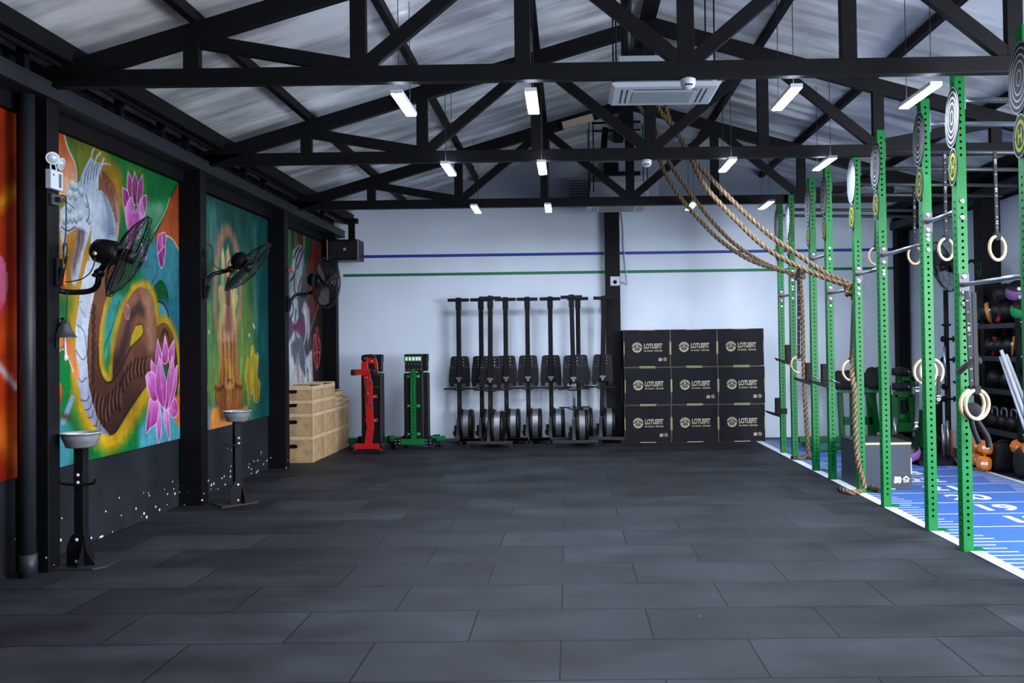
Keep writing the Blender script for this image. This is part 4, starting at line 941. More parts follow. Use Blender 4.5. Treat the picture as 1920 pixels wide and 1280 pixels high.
mb = MB(); mb.tube([(rx(640 + 290 / 5.82), 11.79, rz(640 + 400 / 5.818)), (rx(640 + 285 / 5.82), 11.79, rz(640 + 520 / 5.818)), (rx(640 + 305 / 5.82), 11.79, rz(640 + 690 / 5.818))], .006, 8); obj('cable', mb, 'cable', t)
mb = MB()
for v in (448, 688): c = Vector((rx(640 + 335 / 5.82), 11.79, rz(640 + v / 5.818))); mb.sphere(c, .018, 10)
obj('knob', mb, 'blue_paint', t)
mb = MB(); mb.tube(spline(pp([(700, 726), (712, 727), (714, 735), (714, 820)], 11.95), 6), .012, 8); obj('handle', mb, 'dark_grey', t)

# ---- rowing machines stood upright
def rower_proto(label):
    t = thing('rowing_machine', label, 'rowing machine', (0, 0, 0), 'rowing machines stood upright')
    mb = MB(); mb.bx(-.036, .036, -.03, .03, .98, 2.33); obj('rail', mb, 'black_steel', t, .006)
    mb = MB(); mb.bx(-.17, .17, -.05, .04, 2.315, 2.365); mb.bx(-.045, .045, -.035, .035, 2.18, 2.33); mb.bx(-.04, .04, -.03, .03, 2.365, 2.38); obj('rear_foot', mb, 'black_steel', t, .006)
    mb = MB()
    mb.prism([(-.165, .98), (.165, .98), (.165, 1.2), (.145, 1.4), (.12, 1.425), (-.12, 1.425), (-.145, 1.4), (-.165, 1.2)], (0, .12, 0), (1, 0, 0), (0, 0, 1), .06)
    s_ = obj('footrest', mb, 'black_vinyl', t, .01)
    for s in (-1, 1):
        mb = MB(); mb.prism([(s * .05, 1.23), (s * .16, 1.235), (s * .165, 1.265), (s * .05, 1.255)][::s], (0, .05, 0), (1, 0, 0), (0, 0, 1), .02); obj('foot_strap', mb, 'disc_grey', s_)
        mb = MB(); mb.prism([(s * .04, 1.0), (s * .16, .96), (s * .175, 1.02), (s * .16, 1.23), (s * .04, 1.23)][::s], (0, .045, 0), (1, 0, 0), (0, 0, 1), .03); mb.bx(s * .13 - .03, s * .13 + .03, .03, .1, .93, .99); obj('heel_cup', mb, 'black_plastic', s_)
        for z in (1.28, 1.33, 1.38):
            mb = MB(); boltm(mb, (s * .062, .06, z), (0, -1, 0), .01); obj('bolt', mb, 'bolt', s_)
    mb = MB(); mb.bx(-.045, .045, -.045, .03, 1.05, 1.085); mb.bx(-.02, .02, -.045, -.03, 1.01, 1.05); obj('rail_latch', mb, 'tube_steel', t)
    mb = MB(); mb.bx(-.034, .034, -.02, .04, .4, .98); obj('monorail', mb, 'black_steel', t, .004)
    mb = MB(); mb.bx(-.01, .01, -.022, -.018, .45, .75); obj('chain_slot', mb, 'disc_grey', t)
    mb = MB(); mb.tube([(-.25, -.02, .895), (-.12, -.02, .9), (-.05, -.02, .88), (.05, -.02, .88), (.12, -.02, .9), (.25, -.02, .895)], .014, 10); mb.tube([(-.12, -.02, .9), (-.045, -.02, .915), (.045, -.02, .915), (.12, -.02, .9)], .008, 8); obj('handle', mb, 'black_plastic', t)
    mb = MB(); c = Vector((.02, .06, .3)); mb.lathe([(.0, 0), (.235, 0), (.25, .02), (.25, .06)], (.01, .06, .31), (1, 0, 0), 36); mb.lathe([(.25, .15), (.25, .185), (.235, .205), (.0, .205)], (.01, .06, .31), (1, 0, 0), 36); mb.prism([(0.0, .46), (.06, .5), (.03, .62), (-.02, .64)], (0, .02, 0), (1, 0, 0), (0, 0, 1), .05); fl = obj('flywheel_cover', mb, 'black_plastic', t)
    mb = MB(); mb.lathe([(.243, .06), (.243, .15)], (.01, .06, .31), (1, 0, 0), 36, cap=False); obj('vent_band', mb, 'vent_metal', fl)
    mb = MB(); mb.bar((-.01, -.01, .42), (-.02, -.1, .05), .075, .06, (1, 0, 0)); obj('front_leg', mb, 'dark_grey', t, .004)
    mb = MB(); mb.bx(-.36, .36, -.15, -.08, .055, .105); bs = obj('base_bar', mb, 'slate_paint', t, .006)
    for x in (-.33, .33):
        mb = MB(); mb.bx(x - .022, x + .022, -.14, -.09, 0, .056); obj('foot', mb, 'black_rubber', bs)
    mb = MB(); mb.bx(-.09, -.035, .0, .06, .12, .3); mb.cyl((-.06, -.02, .18), (-.06, .05, .18), .05, 14); obj('chain_guard', mb, 'black_plastic', t)
    return t
RW = [(861, 12.82, 'first rowing machine from the left, beside the green benches', 0), (903, 12.82, 'second rowing machine, behind the forward standing one', 0), (918, 12.4, 'rowing machine standing forward on the left of the row', 0), (949, 12.82, 'rowing machine just right of the left forward one', 0),
      (990, 12.82, 'rowing machine in the middle of the row', 0), (1033, 12.82, 'rowing machine just right of the middle one', 0), (1077, 12.4, 'rowing machine standing forward on the right of the row', 1), (1085, 12.86, 'rowing machine hidden behind the right forward one', 0), (1126, 12.82, 'last rowing machine on the right, beside the black pillar', 0)]
rw0 = None
for px, y, lb, silver in RW:
    x = aty(px, 700, y).x
    if rw0 is None: rw0 = rower_proto(lb); rw0.location = (x, y, 0); ORG[rw0.name] = Vector((x, y, 0))
    else:
        r = dup(rw0, lb, (x, y, 0))
        if px == 1126: r.rotation_euler = (0, .03, 0)
        if px == 1077: r.rotation_euler = (0, -.014, 0)
        if px == 918: r.rotation_euler = (0, .01, 0)
        if silver:
            for k in kids(r):
                if k.name.startswith('monorail'): 
                    k.data = k.data.copy(); k.data.materials[0] = M['tube_steel']
            mb = MB(); mb.tube([(-.24, -.03, .61), (-.12, -.03, .61), (-.05, -.03, .58), (.05, -.03, .58), (.12, -.03, .61), (.24, -.03, .61)], .012, 10); mb.tube([(-.12, -.03, .61), (.0, -.03, .62), (.12, -.03, .61)], .006, 8)
            obj('second_handle', mb, 'black_plastic', r, world=False)

# ---- black plyometric boxes
def add_text(mb, body, size, org, u, v, mi=0, **k):
    vs, fs = text_mb(body, size, org, u, v, **k); mb.add(vs, fs, mi); return mb
def house(mb, x, y, z, s, mi=0):
    """small arrow over cm mark"""
    mb.add([(x - s, y, z + .1 * s), (x, y, z + 1.0 * s), (x + s, y, z + .1 * s), (x + .55 * s, y, z + .1 * s), (x, y, z + .62 * s), (x - .55 * s, y, z + .1 * s)], [(0, 1, 4, 5), (1, 2, 3, 4)], mi)
    add_text(mb, 'CM', s * .95, (x, y, z - .36 * s), (1, 0, 0), (0, 0, 1), mi, bold=.0015, sx=.95)

def plyo(label, x0, z0, w, h, d, y0, num, logo, mat_='box_black', group='black plyometric boxes stacked by the wall'):
    t = thing('plyometric_box', label, 'plyometric box', (x0 + w / 2, y0 + d / 2, z0), group)
    x1, z1, y1 = x0 + w, z0 + h, y0 + d; g = .0025
    mb = MB(); mb.bx(x0 + g, x1 - g, y0 + .026, y1, z0 + g, z1 - g, 0); mb.bx(x0 + g, x1 - g, y0 + .012, y0 + .028, z0 + g + .0004, z1 - g - .0004, 1); mb.bx(x0 + g + .004, x1 - g - .004, y0, y0 + .014, z0 + g + .004, z1 - g - .004, 0)
    obj('box_body', mb, [mat_, 'box_edge'], t)
    mb = MB(); e = .012; a = .17 * w; c = .17 * h; xc, zc = x0 + w / 2, z0 + h / 2
    for q in ((xc - a, xc + a, z1 - e - g, z1 - g), (xc - a, xc + a, z0 + g, z0 + e + g), (x0 + g, x0 + e + g, zc - c, zc + c), (x1 - e - g, x1 - g, zc - c, zc + c)):
        mb = MB(); mb.bx(q[0], q[1], y0 - .001, y0 + .012, q[2], q[3]); obj('joint_tab', mb, 'box_edge', t)
    yl = y0 - .0012
    if logo:
        mb = MB(); cx, cz = x0 + w * .29, z0 + h * .52; R = .082
        pts = [(cx + R * math.cos(th), yl, cz + R * math.sin(th)) for th in [PI + .12 + (PI - .24) * i / 20 for i in range(21)]]
        # lower bowl with petals rising
        pet = [(.98, .0), (.9, .04), (.78, .02), (.72, .2), (.62, .42), (.4, .32), (.33, .36), (.2, .55), (.0, .8), (-.2, .55), (-.33, .36), (-.4, .32), (-.62, .42), (-.72, .2), (-.78, .02), (-.9, .04), (-.98, .0)]
        mb.add([(cx + R * p[0] * .97, yl, cz + R * (p[1] * .8 - .1)) for p in pet] + [(cx + R * .96 * math.cos(th), yl, cz + R * .96 * math.sin(th)) for th in [PI + .12 + (PI - .24) * i / 16 for i in range(17)]], [tuple(range(34))], 0)
        for r0, r1, a0 in ((.9, 1.03, .1), (.72, .84, .3), (.58, .66, .55)):
            q = 20; vs = []
            for i in range(q + 1):
                th = a0 + (PI - 2 * a0) * i / q; vs += [(cx + R * r0 * math.cos(th), yl, cz + R * r0 * math.sin(th)), (cx + R * r1 * math.cos(th), yl, cz + R * r1 * math.sin(th))]
            mb.add(vs, [(2 * i, 2 * i + 1, 2 * i + 3, 2 * i + 2) for i in range(q)], 0)
        yd = yl - .0004
        for dx, hh in ((-.5, .34), (-.26, .42), (0, .16), (.26, .42), (.5, .34)):     # petal outlines
            for s in (-1, 1):
                p0 = (cx + R * (dx * .7), cz - R * .62); p1 = (cx + R * (dx + s * .11), cz + R * (hh - .32)); p2 = (cx + R * dx * 1.05, cz + R * (hh - .02)); wl = .0035
                vs = []
                for p in (p0, p1, p2): vs += [(p[0] - wl, yd, p[1]), (p[0] + wl, yd, p[1])]
                mb.add(vs, [(0, 1, 3, 2), (2, 3, 5, 4)], 1)
        add_text(mb, 'LOTUSFIT', .112, (x0 + w * .63, yl, z0 + h * .55), (1, 0, 0), (0, 0, 1), 0, bold=.0035, sx=.6)
        add_text(mb, 'DA NANG - VIETNAM', .034, (x0 + w * .63, yl, z0 + h * .43), (1, 0, 0), (0, 0, 1), 0, bold=.0008, sx=.9)
        obj('logo_print', mb, ['logo_beige', 'box_black'], t)
    if num:
        mb = MB(); add_text(mb, num, .07, (x1 - .165, yl, z0 + h * .195), (1, 0, 0), (0, 0, 1), 0, bold=.004, sx=.8); house(mb, x1 - .09, yl, z0 + h * .2, .036); obj('size_print', mb, 'logo_beige', t)
    return t
BW, BH = .753, .604
cols = ['left', 'middle', 'right']; rows = ['bottom', 'middle', 'top']
off = [(.878, .879, .878), (.888, .885, .885), (.878, .878, .878)]
nums = [['60', None, '60'], [None, '60', '60'], ['60', None, None]]
for r in range(3):
    for c in range(3):
        plyo('black printed plyometric box, %s row, %s column of the wall stack' % (rows[r], cols[c]), off[r][c] + c * BW, r * (BH + .003), BW, BH, .5, 12.68, nums[r][c], True)
# ================================================================== GREEN PULL-UP RIG
RXC = 3.02; PW = .075; RH = 3.61
PY = [5.1, 5.99, 6.63, 7.59, 8.32, 9.13, 9.75, 10.85, 11.35]
rig = thing('pull_up_rig', 'tall green steel pull-up rig of perforated uprights along the blue turf', 'pull-up rig', (RXC, 8.2, 0))
holes = set(range(2, 53)) | set(range(59, 71))
mb = MB(); holed_tube(mb, (0, 0), PW, PW, RH, holes, holes, .0105)
proto_up = obj('upright', mb, 'green_steel', None)
me_up = proto_up.data; bpy.data.objects.remove(proto_up)
ANG = [14, 14, 12.5, 10.5, 9.5, 9.5, 8.5, 8.5, 7.5]
ups = []
PXS = [2.98, 2.98, 3.01, 3.02, 3.05, 3.02, 3.025, 3.08, 3.06]
RIGX = RXC
brz = [2.0, 2.0, 2.572, 2.403, 2.285, 2.143, 2.6, 2.49, 2.242]
for i, y in enumerate(PY):
    RXC = PXS[i]
    o = bpy.data.objects.new('upright', me_up); COL.objects.link(o); o.parent = rig; o.location = (RXC - RIGX, y - 8.2, 0); ORG[o.name] = Vector(o.location); ups.append(o)
    # foot plate
    mb = MB(); mb.bx(RXC - .04, RXC + .13, y - .05, y + .06, .0, .009); fp = obj('foot_plate', mb, 'green_steel', o)
    zb = brz[i]; bl = []
    # bolts with plates for the bar that leaves toward the camera
    if i:
        mb2 = MB(); mb2.bx(RXC - .036, RXC + .04, y - PW / 2 - .006, y - PW / 2, zb - .085, zb + .085); obj('bar_plate', mb2, 'plate_grey', o, .002)
        bl += [((RXC, y - PW / 2 - .006, zb + s * .062), (0, -1, 0), .019) for s in (-1, 1)]
    if i + 1 < len(PY):     # nuts of the neighbouring bar
        zn = brz[i + 1]
        bl += [((RXC, y - PW / 2, zn + s * .062), (0, -1, 0), .018) for s in (-1, 1)]
    if i: bl.append(((RXC, y - PW / 2, zb - .145), (0, -1, 0), .018))
    bl += [((RXC + PW / 2, y - .01, z), (1, 0, 0), .02) for z in (3.36, 3.46)]
    bl.append(((RXC - PW / 2, y - .01, 3.47), (-1, 0, 0), .02))
    for b_ in bl: mb = MB(); boltm(mb, *b_); obj('bolt', mb, 'bolt', o)
    # wall ball targets
    a = math.radians(ANG[i]); n = Vector((-math.cos(a), math.sin(a), 0))
    c = Vector((RXC - PW / 2 - .018, y - .02, 3.27)); R = .225; blank = i in (4, 7, 8)
    mb = MB(); mb.lathe([(R, -.006), (R, 0)], c, n, 40, 1)
    if blank: mb.disc(c + n * .0005, n, 0, R, 40, 3)
    else:
        mb.disc(c + n * .0005, n, 0, R, 40, 1)
        for r0, r1 in ((.44, .5), (.62, .68), (.8, .86)): mb.disc(c + n * .0012, n, R * r0, R * r1, 40, 2)
        mb.disc(c + n * .0011, n, R * .2, R * .24, 30, 2)
    mb.disc(c + n * .0011, n, R * .97, R, 40, 2); obj('target_disc', mb, ['disc_grey', 'disc_dark', 'disc_white', 'disc_glare'], o)
    c = Vector((RXC - PW / 2 - .018, y - .02, 2.895)); R = .14
    mb = MB(); mb.lathe([(R, -.006), (R, 0)], c, n, 36, 1); mb.disc(c + n * .0005, n, 0, R, 36, 1); mb.disc(c + n * .0011, n, R * .95, R, 36, 2); mb.disc(c + n * .0011, n, R * .56, R * .74, 36, 0)
    u = Vector((0, 0, 1)).cross(n).normalized(); v = Vector((0, 0, 1)); m_ = .0013
    for (u0, u1, v0, v1, mi) in ((-.3, -.14, -.36, .36, 0), (.14, .3, -.36, .36, 0), (-.14, .14, -.08, .08, 0), (-.95, -.45, -.025, .025, 1), (.45, .95, -.025, .025, 1)):
        mb.add([c + n * m_ + u * (R * p) + v * (R * q) for p, q in ((u0, v0), (u1, v0), (u1, v1), (u0, v1))], [(0, 1, 2, 3)], mi)
    obj('small_target_disc', mb, ['lime', 'disc_dark', 'disc_white'], o)
    # crossbar to the right wall
    mb = MB(); mb.cyl((RXC + PW / 2, y, 3.41), (5.38, y, 3.36), .021, 14); mb.bx(RXC + PW / 2, RXC + PW / 2 + .008, y - .036, y + .036, 3.33, 3.49)
    obj('crossbar', mb, 'tube_steel' if i < 3 else 'plate_grey', rig)
for i in range(1, len(PY)):
    mb = MB(); mb.cyl((PXS[i], PY[i] - PW / 2 - .006, brz[i]), (PXS[i - 1], PY[i - 1] + PW / 2, brz[i]), .018, 14); obj('pull_up_bar', mb, 'tube_steel', rig)
    RXC = PXS[i - 1]; mb = MB(); mb.bx(RXC - .036, RXC + .036, PY[i - 1] + PW / 2, PY[i - 1] + PW / 2 + .006, brz[i] - .085, brz[i] + .085); obj('end_plate', mb, 'plate_grey', rig)

# bar hooks hung on the rig
def jhook(label, i, z):
    y = PY[i]; RXC = PXS[i]; t = thing('bar_hook', label, 'bar hook', (RXC, y, z), 'black bar hooks on the rig')
    x = RXC - PW / 2; f = y - PW / 2
    mb = MB(); mb.bx(x - .075, x - .005, f - .012, f + .05, z - .05, z + .19); obj('hook_plate', mb, 'black_steel', t, .004)
    mb = MB(); mb.prism([(x - .22, z + .015), (x - .2, z - .02), (x - .1, z - .06), (x - .005, z - .09), (x - .005, z - .03), (x - .09, z - .02)], (0, f + .045, 0), (1, 0, 0), (0, 0, 1), .05); obj('lip', mb, 'black_steel', t)
    mb = MB(); mb.bx(x - .01, x + PW + .012, f - .014, f - .002, z - .04, z + .04) if i in (8,) else mb.cyl((x - .01, f - .01, z + .02), (x + PW + .05, f - .01, z - .03), .008, 10); obj('strap_pin', mb, 'black_steel' if i == 8 else 'tube_steel', t)
jhook('black bar hook set low on the farthest green upright', 8, .6)
jhook('black bar hook set high on the second farthest green upright', 7, 1.36)
jhook('black bar hook on the third farthest green upright', 6, 1.14)
jhook('black bar hook on the fourth farthest green upright', 5, 1.14)

# climbing ropes
def rope_pts(l): return spline([aty(a, b2, y) for a, b2, y in l], 16)
def rope(label, strands, tail, knot, coil, axis=(0, 1, 0)):
    t = thing('climbing_rope', label, 'climbing rope', knot, 'climbing ropes tied to the rig')
    tube = lambda mb, pts: mb.tube(resample(pts, .008), .0255, 12, 0, False, 95., 3, .15)
    for s in strands: mb = MB(); tube(mb, s); obj('strand', mb, ['rope', 'rope_groove'], t)
    mb = MB(); k = Vector(knot)
    for i in range(3): tube(mb, [k + Vector((.042 * math.cos(2 * PI * j / 20), -.045 + .045 * i + .01 * j / 20, .05 * math.sin(2 * PI * j / 20))) for j in range(21)])
    tube(mb, [k + Vector((.05 * math.cos(2 * PI * j / 20), .06 * math.sin(2 * PI * j / 20), -.05 + .01 * math.sin(4 * PI * j / 20))) for j in range(21)]); obj('knot', mb, ['rope', 'rope_groove'], t)
    mb = MB(); tube(mb, tail); obj('hanging_end', mb, ['rope', 'rope_groove'], t)
    mb = MB(); tube(mb, coil); kk = obj('floor_end', mb, ['rope', 'rope_groove'], t)
    for e, e2 in ((coil[-1], coil[-4]), (coil[0], coil[3])):
        d = (e - e2).normalized(); mb = MB(); mb.cyl(e - d * .06, e + d * .05, .027, 12); obj('end_wrap', mb, 'black_rubber', kk)
    return t
def resample(pts, step):
    out = [pts[0]]; acc = 0
    for a, b2 in zip(pts[:-1], pts[1:]):
        L_ = (b2 - a).length; n = max(1, int(L_ / step + .5))
        out += [a.lerp(b2, (i + 1) / n) for i in range(n)]
    return out
A = Vector((.93, 8.95, 4.95))
kn = Vector((3.045, 8.47, 2.15))
s1 = spline([A] + [aty(a, b2, y) for a, b2, y in ((1232, 195, 8.95), (1262, 238, 8.93), (1292, 290, 8.9), (1322, 348, 8.87), (1370, 402, 8.82), (1430, 460, 8.74), (1485, 494, 8.66), (1545, 520, 8.57))] + [kn + Vector((-.03, 0, .03))], 16)
s2 = spline([A + Vector((.12, .0, 0))] + [aty(a, b2, y) for a, b2, y in ((1252, 215, 8.96), (1278, 262, 8.94), (1304, 303, 8.92), (1345, 347, 8.88), (1400, 402, 8.82), (1450, 446, 8.74), (1500, 480, 8.66), (1550, 513, 8.57))] + [kn + Vector((0, 0, .05))], 16)
tl = spline([kn, aty(1606, 600, 8.45), aty(1603, 660, 8.43), aty(1598, 700, 8.33), aty(1602, 730, 8.245), aty(1603, 780, 8.24), aty(1605, 830, 8.235), aty(1609, 865, 8.23), aty(1616, 895, 8.22), aty(1621, 914, 8.21)], 16)
cl = spline([Vector((p.x, p.y, .026)) for p in (atz(1578, 922), atz(1592, 927), atz(1606, 927), atz(1617, 923), atz(1622, 915))] + [Vector((p.x, p.y, .03)) for p in (atz(1630, 917), atz(1646, 924))], 12)
rope('thick tan climbing rope tied off on the nearer bar, its end beside the slate box', [s1, s2], tl, kn, cl)
B = Vector((.9, 10.3, 4.8))
q1 = spline([B] + [aty(a, b2, y) for a, b2, y in ((1222, 240, 10.3), (1240, 308, 10.3), (1262, 350, 10.3), (1292, 390, 10.3), (1345, 446, 10.3), (1400, 484, 10.3), (1450, 503, 10.3), (1497, 515, 10.3))], 16)
q2 = spline([B + Vector((.12, 0, 0))] + [aty(a, b2, y) for a, b2, y in ((1236, 258, 10.32), (1256, 306, 10.32), (1282, 345, 10.32), (1312, 386, 10.32), (1340, 420, 10.32), (1375, 455, 10.32), (1420, 486, 10.32), (1460, 504, 10.32), (1498, 516, 10.32))], 16)
kn = Vector((3.05, 10.38, 2.49))
tl = spline([kn, aty(1504, 580, 10.26), aty(1506, 660, 10.24), aty(1509, 740, 10.22), aty(1513, 810, 10.22), aty(1516, 850, 10.24)], 16)
cl = spline([Vector((p.x, p.y, .024)) for p in (atz(1490, 862), atz(1500, 863), atz(1510, 861), atz(1515, 855), atz(1518, 860), atz(1526, 864))], 12)
rope('thick tan climbing rope tied off on the farther bar, its end on the turf edge', [q1, q2], tl, kn, cl)

# gymnastic rings on straps
def ring(label, c, R, yaw, top, marks=(), twist=False, two=0, wrap=False):
    t = thing('gym_ring', label, 'gym ring', c, 'wooden gym rings on straps')
    c = Vector(c); n = Vector((math.sin(yaw), -math.cos(yaw), 0))
    mb = MB(); mb.torus(c, n, R, .013, 44, 12); obj('ring', mb, 'wood_ring', t)
    top = Vector(top); u = n.cross(Vector((0, 0, 1))).normalized() * -1
    u = Vector((math.cos(yaw), math.sin(yaw), 0))
    p0 = c + Vector((0, 0, R)); w = .019; d = n * .004
    mb = MB(); q = [p0 + Vector((0, 0, -.03)), top]
    mb.add([q[0] - u * w + d, q[0] + u * w + d, q[1] + u * w + d, q[1] - u * w + d, q[0] - u * w - d, q[0] + u * w - d, q[1] + u * w - d, q[1] - u * w - d], [(0, 1, 2, 3), (7, 6, 5, 4), (0, 4, 5, 1), (1, 5, 6, 2), (2, 6, 7, 3), (3, 7, 4, 0)])
    mb.bx(p0.x - .021, p0.x + .021, p0.y - .021, p0.y + .021, p0.z - .022, p0.z + .03)
    s = obj('strap', mb, 'strap', t)
    if marks:
        mb = MB(); L_ = (top - p0).length; dirv = (top - p0).normalized()
        for k in range(int(L_ / .085)):
            f = p0 + dirv * (.07 + k * .085) + n * .0052
            ww = w * (.6 if k % 2 else .35); mb.add([f - u * ww - dirv * .003, f + u * ww - dirv * .003, f + u * ww + dirv * .003, f - u * ww + dirv * .003], [(0, 1, 2, 3)])
        for tx, h in marks:
            f = p0 + dirv * h + n * .0054; add_text(mb, tx, .036, f, -dirv if False else dirv, -u, bold=.0015)
        obj('strap_print', mb, 'disc_white', s)
    if wrap:
        q = c + Vector((-.02, -.03, -.04)); mb = MB()
        mb.sphere(q, .066, 16, (1.1, .6, .9)); mb.tube(spline([q + Vector((.02, 0, -.05)), q + Vector((.06, -.02, -.13)), q + Vector((.1, -.02, -.2)), q + Vector((.11, -.02, -.27))]), .021, 8)
        mb.tube(spline([q + Vector((-.02, -.02, -.04)), q + Vector((.0, -.02, -.14)), q + Vector((.04, -.02, -.24))]), .02, 8)
        obj('strap_bundle', mb, 'strap', s); mb = MB()
        mb.tube(spline([q + Vector((-.1, -.0, .27)), q + Vector((-.04, -.02, .33)), q + Vector((.04, -.02, .37)), q + Vector((.06, 0, .35))]), .022, 8); obj('strap_loop', mb, 'strap', s)
    return t
def at(px, py, y): return aty(px, py, y)
ring('pale wooden gym ring on a long strap, hanging right of the nearest upright', at(1870, 465, 6.3), .094, .45, at(1865, 284, 6.3), (('11', .11), ('12', .37), ('13', .6)))
ring('pale wooden gym ring hanging between the two nearest uprights', at(1774, 467, 6.9), .092, .45, at(1771, 285, 6.9), (('12', .44), ('13', .72)))
ring('pale wooden gym ring hanging left of the second nearest upright', at(1715, 478, 8.5), .094, .4, at(1714, 352, 8.5), (('11', .2), ('12', .42)))
ring('wooden gym ring partly hidden behind the third nearest upright', at(1642, 480, 9.5), .1, .3, at(1644, 400, 9.5), ())
ring('wooden gym ring hanging low beside the farther climbing rope', at(1498, 683, 10.25), .105, .15, at(1497, 500, 10.25), (('10', .5), ('11', .8)))
ring('wooden gym ring hanging low behind the fourth nearest upright', at(1596, 694, 8.75), .11, .3, at(1601, 540, 8.7), ())
ring('left wooden ring of the low pair behind the second nearest upright', at(1735, 697, 7.15), .112, .2, at(1733, 470, 7.1), ())
ring('right wooden ring of the low pair behind the second nearest upright', at(1747, 697, 7.0), .112, .2, at(1738, 470, 7.0), ())
ring('left ring of the low pair wrapped in strap on the nearest upright', at(1823, 758, 5.86), .107, .3, at(1812, 545, 5.9), (('10', .45),), wrap=True)
ring('right ring of the low pair beside the nearest upright', at(1832, 758, 5.72), .104, .3, at(1826, 548, 5.75), ())
# measured straps hanging below the low pair
def hang_strap(label, pts, y, marks):
    P_ = [aty(a, b2, y) for a, b2 in pts]; mb = MB(); u = Vector((.92, .38, 0)); w = .024; pl = spline(P_, 8)
    vs = []
    for p in pl: vs += [p - u * w, p + u * w]
    mb.add(vs, [(2 * i, 2 * i + 1, 2 * i + 3, 2 * i + 2) for i in range(len(pl) - 1)], 0, True)
    for q in range(1, len(pl) - 1, 3):
        f = pl[q] + Vector((.0, -.003, 0)); mb.add([f - u * w * .6 - Vector((0, 0, .003)), f + u * w * .6 - Vector((0, 0, .003)), f + u * w * .6 + Vector((0, 0, .003)), f - u * w * .6 + Vector((0, 0, .003))], [(0, 1, 2, 3)], 1)
    for tx, (a, b2) in marks: add_text(mb, tx, .06, aty(a, b2, y - .012), (0, 0, -1), u, 1, bold=.002)
    o = obj('ring_strap', mb, ['strap', 'disc_white']); md = o.modifiers.new('thick', 'SOLIDIFY'); md.thickness = .004
    return tag(o, label, 'strap')
hang_strap('black measuring strap with number marks hanging left of the second nearest upright', [(1719, 715), (1719, 760), (1718, 790), (1714, 806)], 7.1, (('13', (1720, 729)), ('14', (1718, 795))))
hang_strap('black measuring strap end hanging right of the second nearest upright', [(1760, 705), (1760, 735), (1759, 750), (1755, 758)], 7.0, (('10', (1760, 745)),))
# ================================================================== BLUE TURF
TX0, TX1, TY0, TY1 = 2.98, 5.03, 1.2, 12.95
t = thing('turf_track', 'blue artificial turf track with white distance lines along the rig', 'turf track', (4, 7, 0))
mb = MB(); mb.bx(TX0, TX1, TY0, TY1, 0, .004); obj('turf', mb, 'turf_blue', t)
mb = MB(); Z = .0052
def q(x0, x1, y0, y1): mb.add([(x0, y0, Z), (x1, y0, Z), (x1, y1, Z), (x0, y1, Z)], [(0, 1, 2, 3)])
q(TX0, TX0 + .1, TY0, TY1); q(TX1 - .07, TX1, TY0, 10.2)
LN = [6.216 + .5 * k for k in range(-9, 14)]
for y in LN:
    q(TX0 + .1, TX1 - .07, y - .009, y + .009)
    for k in range(1, 5): 
        q(TX0 + .1, TX0 + .26 + .03 * k, y - .1 * k - .009, y - .1 * k + .009); q(TX1 - .24 - .03 * k, TX1 - .07, y - .1 * k - .009, y - .1 * k + .009)
obj('line_marking', mb, 'turf_white', t)
for k, y in enumerate(LN[:-1]):
    n = 18 + (k - 10)
    mb = MB(); add_text(mb, str(n), .36, (4.0, y + .25, Z), (1, 0, 0), (0, 1, 0), bold=.012, sx=1.15); obj('number_marking', mb, 'turf_white', t)

# slate box behind the uprights
t = plyo('slate grey plyometric box marked 50 standing on the turf behind the rig', 3.085, .004, .545, .5, .6, 8.42, None, False, 'box_slate', 'loose boxes')
mb = MB(); yl = 8.4185; add_text(mb, '50', .085, (3.085 + .545 - .155, yl, .105), (1, 0, 0), (0, 0, 1), bold=.006, sx=.85); house(mb, 3.085 + .545 - .065, yl, .11, .042); obj('size_print', mb, 'white_paint', t)
mb = MB(); mb.bx(3.0875, 3.63 - .002, 8.418, 9.02, .496, .5045); obj('top_board', mb, ['box_slate'], t)
mb = MB(); mb.bx(3.09, 3.626, 8.417, 8.43, .482, .5055); obj('front_edge', mb, 'box_edge', t)
p = []
for i in range(16):
    th = 2 * PI * i / 16; p.append((3.11 + .012 + .016 * math.cos(th), .27 + (.055 if math.sin(th) > 0 else -.055) + .016 * math.sin(th)))
mb = MB(); mb.prism(p, (0, 8.43, 0), (1, 0, 0), (0, 0, 1), .012); obj('handle_slot', mb, 'black_plastic', t)

# ================================================================== BALL RACK
RK0, RK1 = 8.15, 10.12
t = thing('ball_rack', 'tall black steel storage rack along the right wall', 'rack', (5.4, 9.1, 0))
SZ = [.48, .98, 1.38, 1.78]
for x in (5.22, 5.6):
    for y in (RK0, 9.16, RK1):
        mb = MB(); mb.bx(x - .035, x + .035, y - .035, y + .035, 0, 1.83); up = obj('upright', mb, 'black_steel', t, .004)
        if x < 5.4:
            for z in [s for s in SZ] + [.1]: mb = MB(); boltm(mb, (x - .0, y - .035, z), (0, -1, 0), .012); obj('bolt', mb, 'bolt', up)
for z in SZ:
    mb = MB(); mb.bx(5.2, 5.24, RK0, RK1, z - .06, z); mb.bx(5.58, 5.62, RK0, RK1, z - .06, z); mb.bx(5.24, 5.58, RK0, RK1, z - .025, z - .012); obj('shelf', mb, 'dark_grey', t, .003)
mb = MB(); mb.bx(5.61, 5.625, RK0, RK1, .1, 1.83); obj('back_panel', mb, 'black_paint', t)
# bar end tray
mb = MB(); mb.prism([(5.06, 1.32), (5.24, 1.32), (5.24, 1.2), (5.18, 1.22)], (0, 9.0, 0), (1, 0, 0), (0, 0, 1), .5); obj('side_tray', mb, 'plate_grey', t, .003)

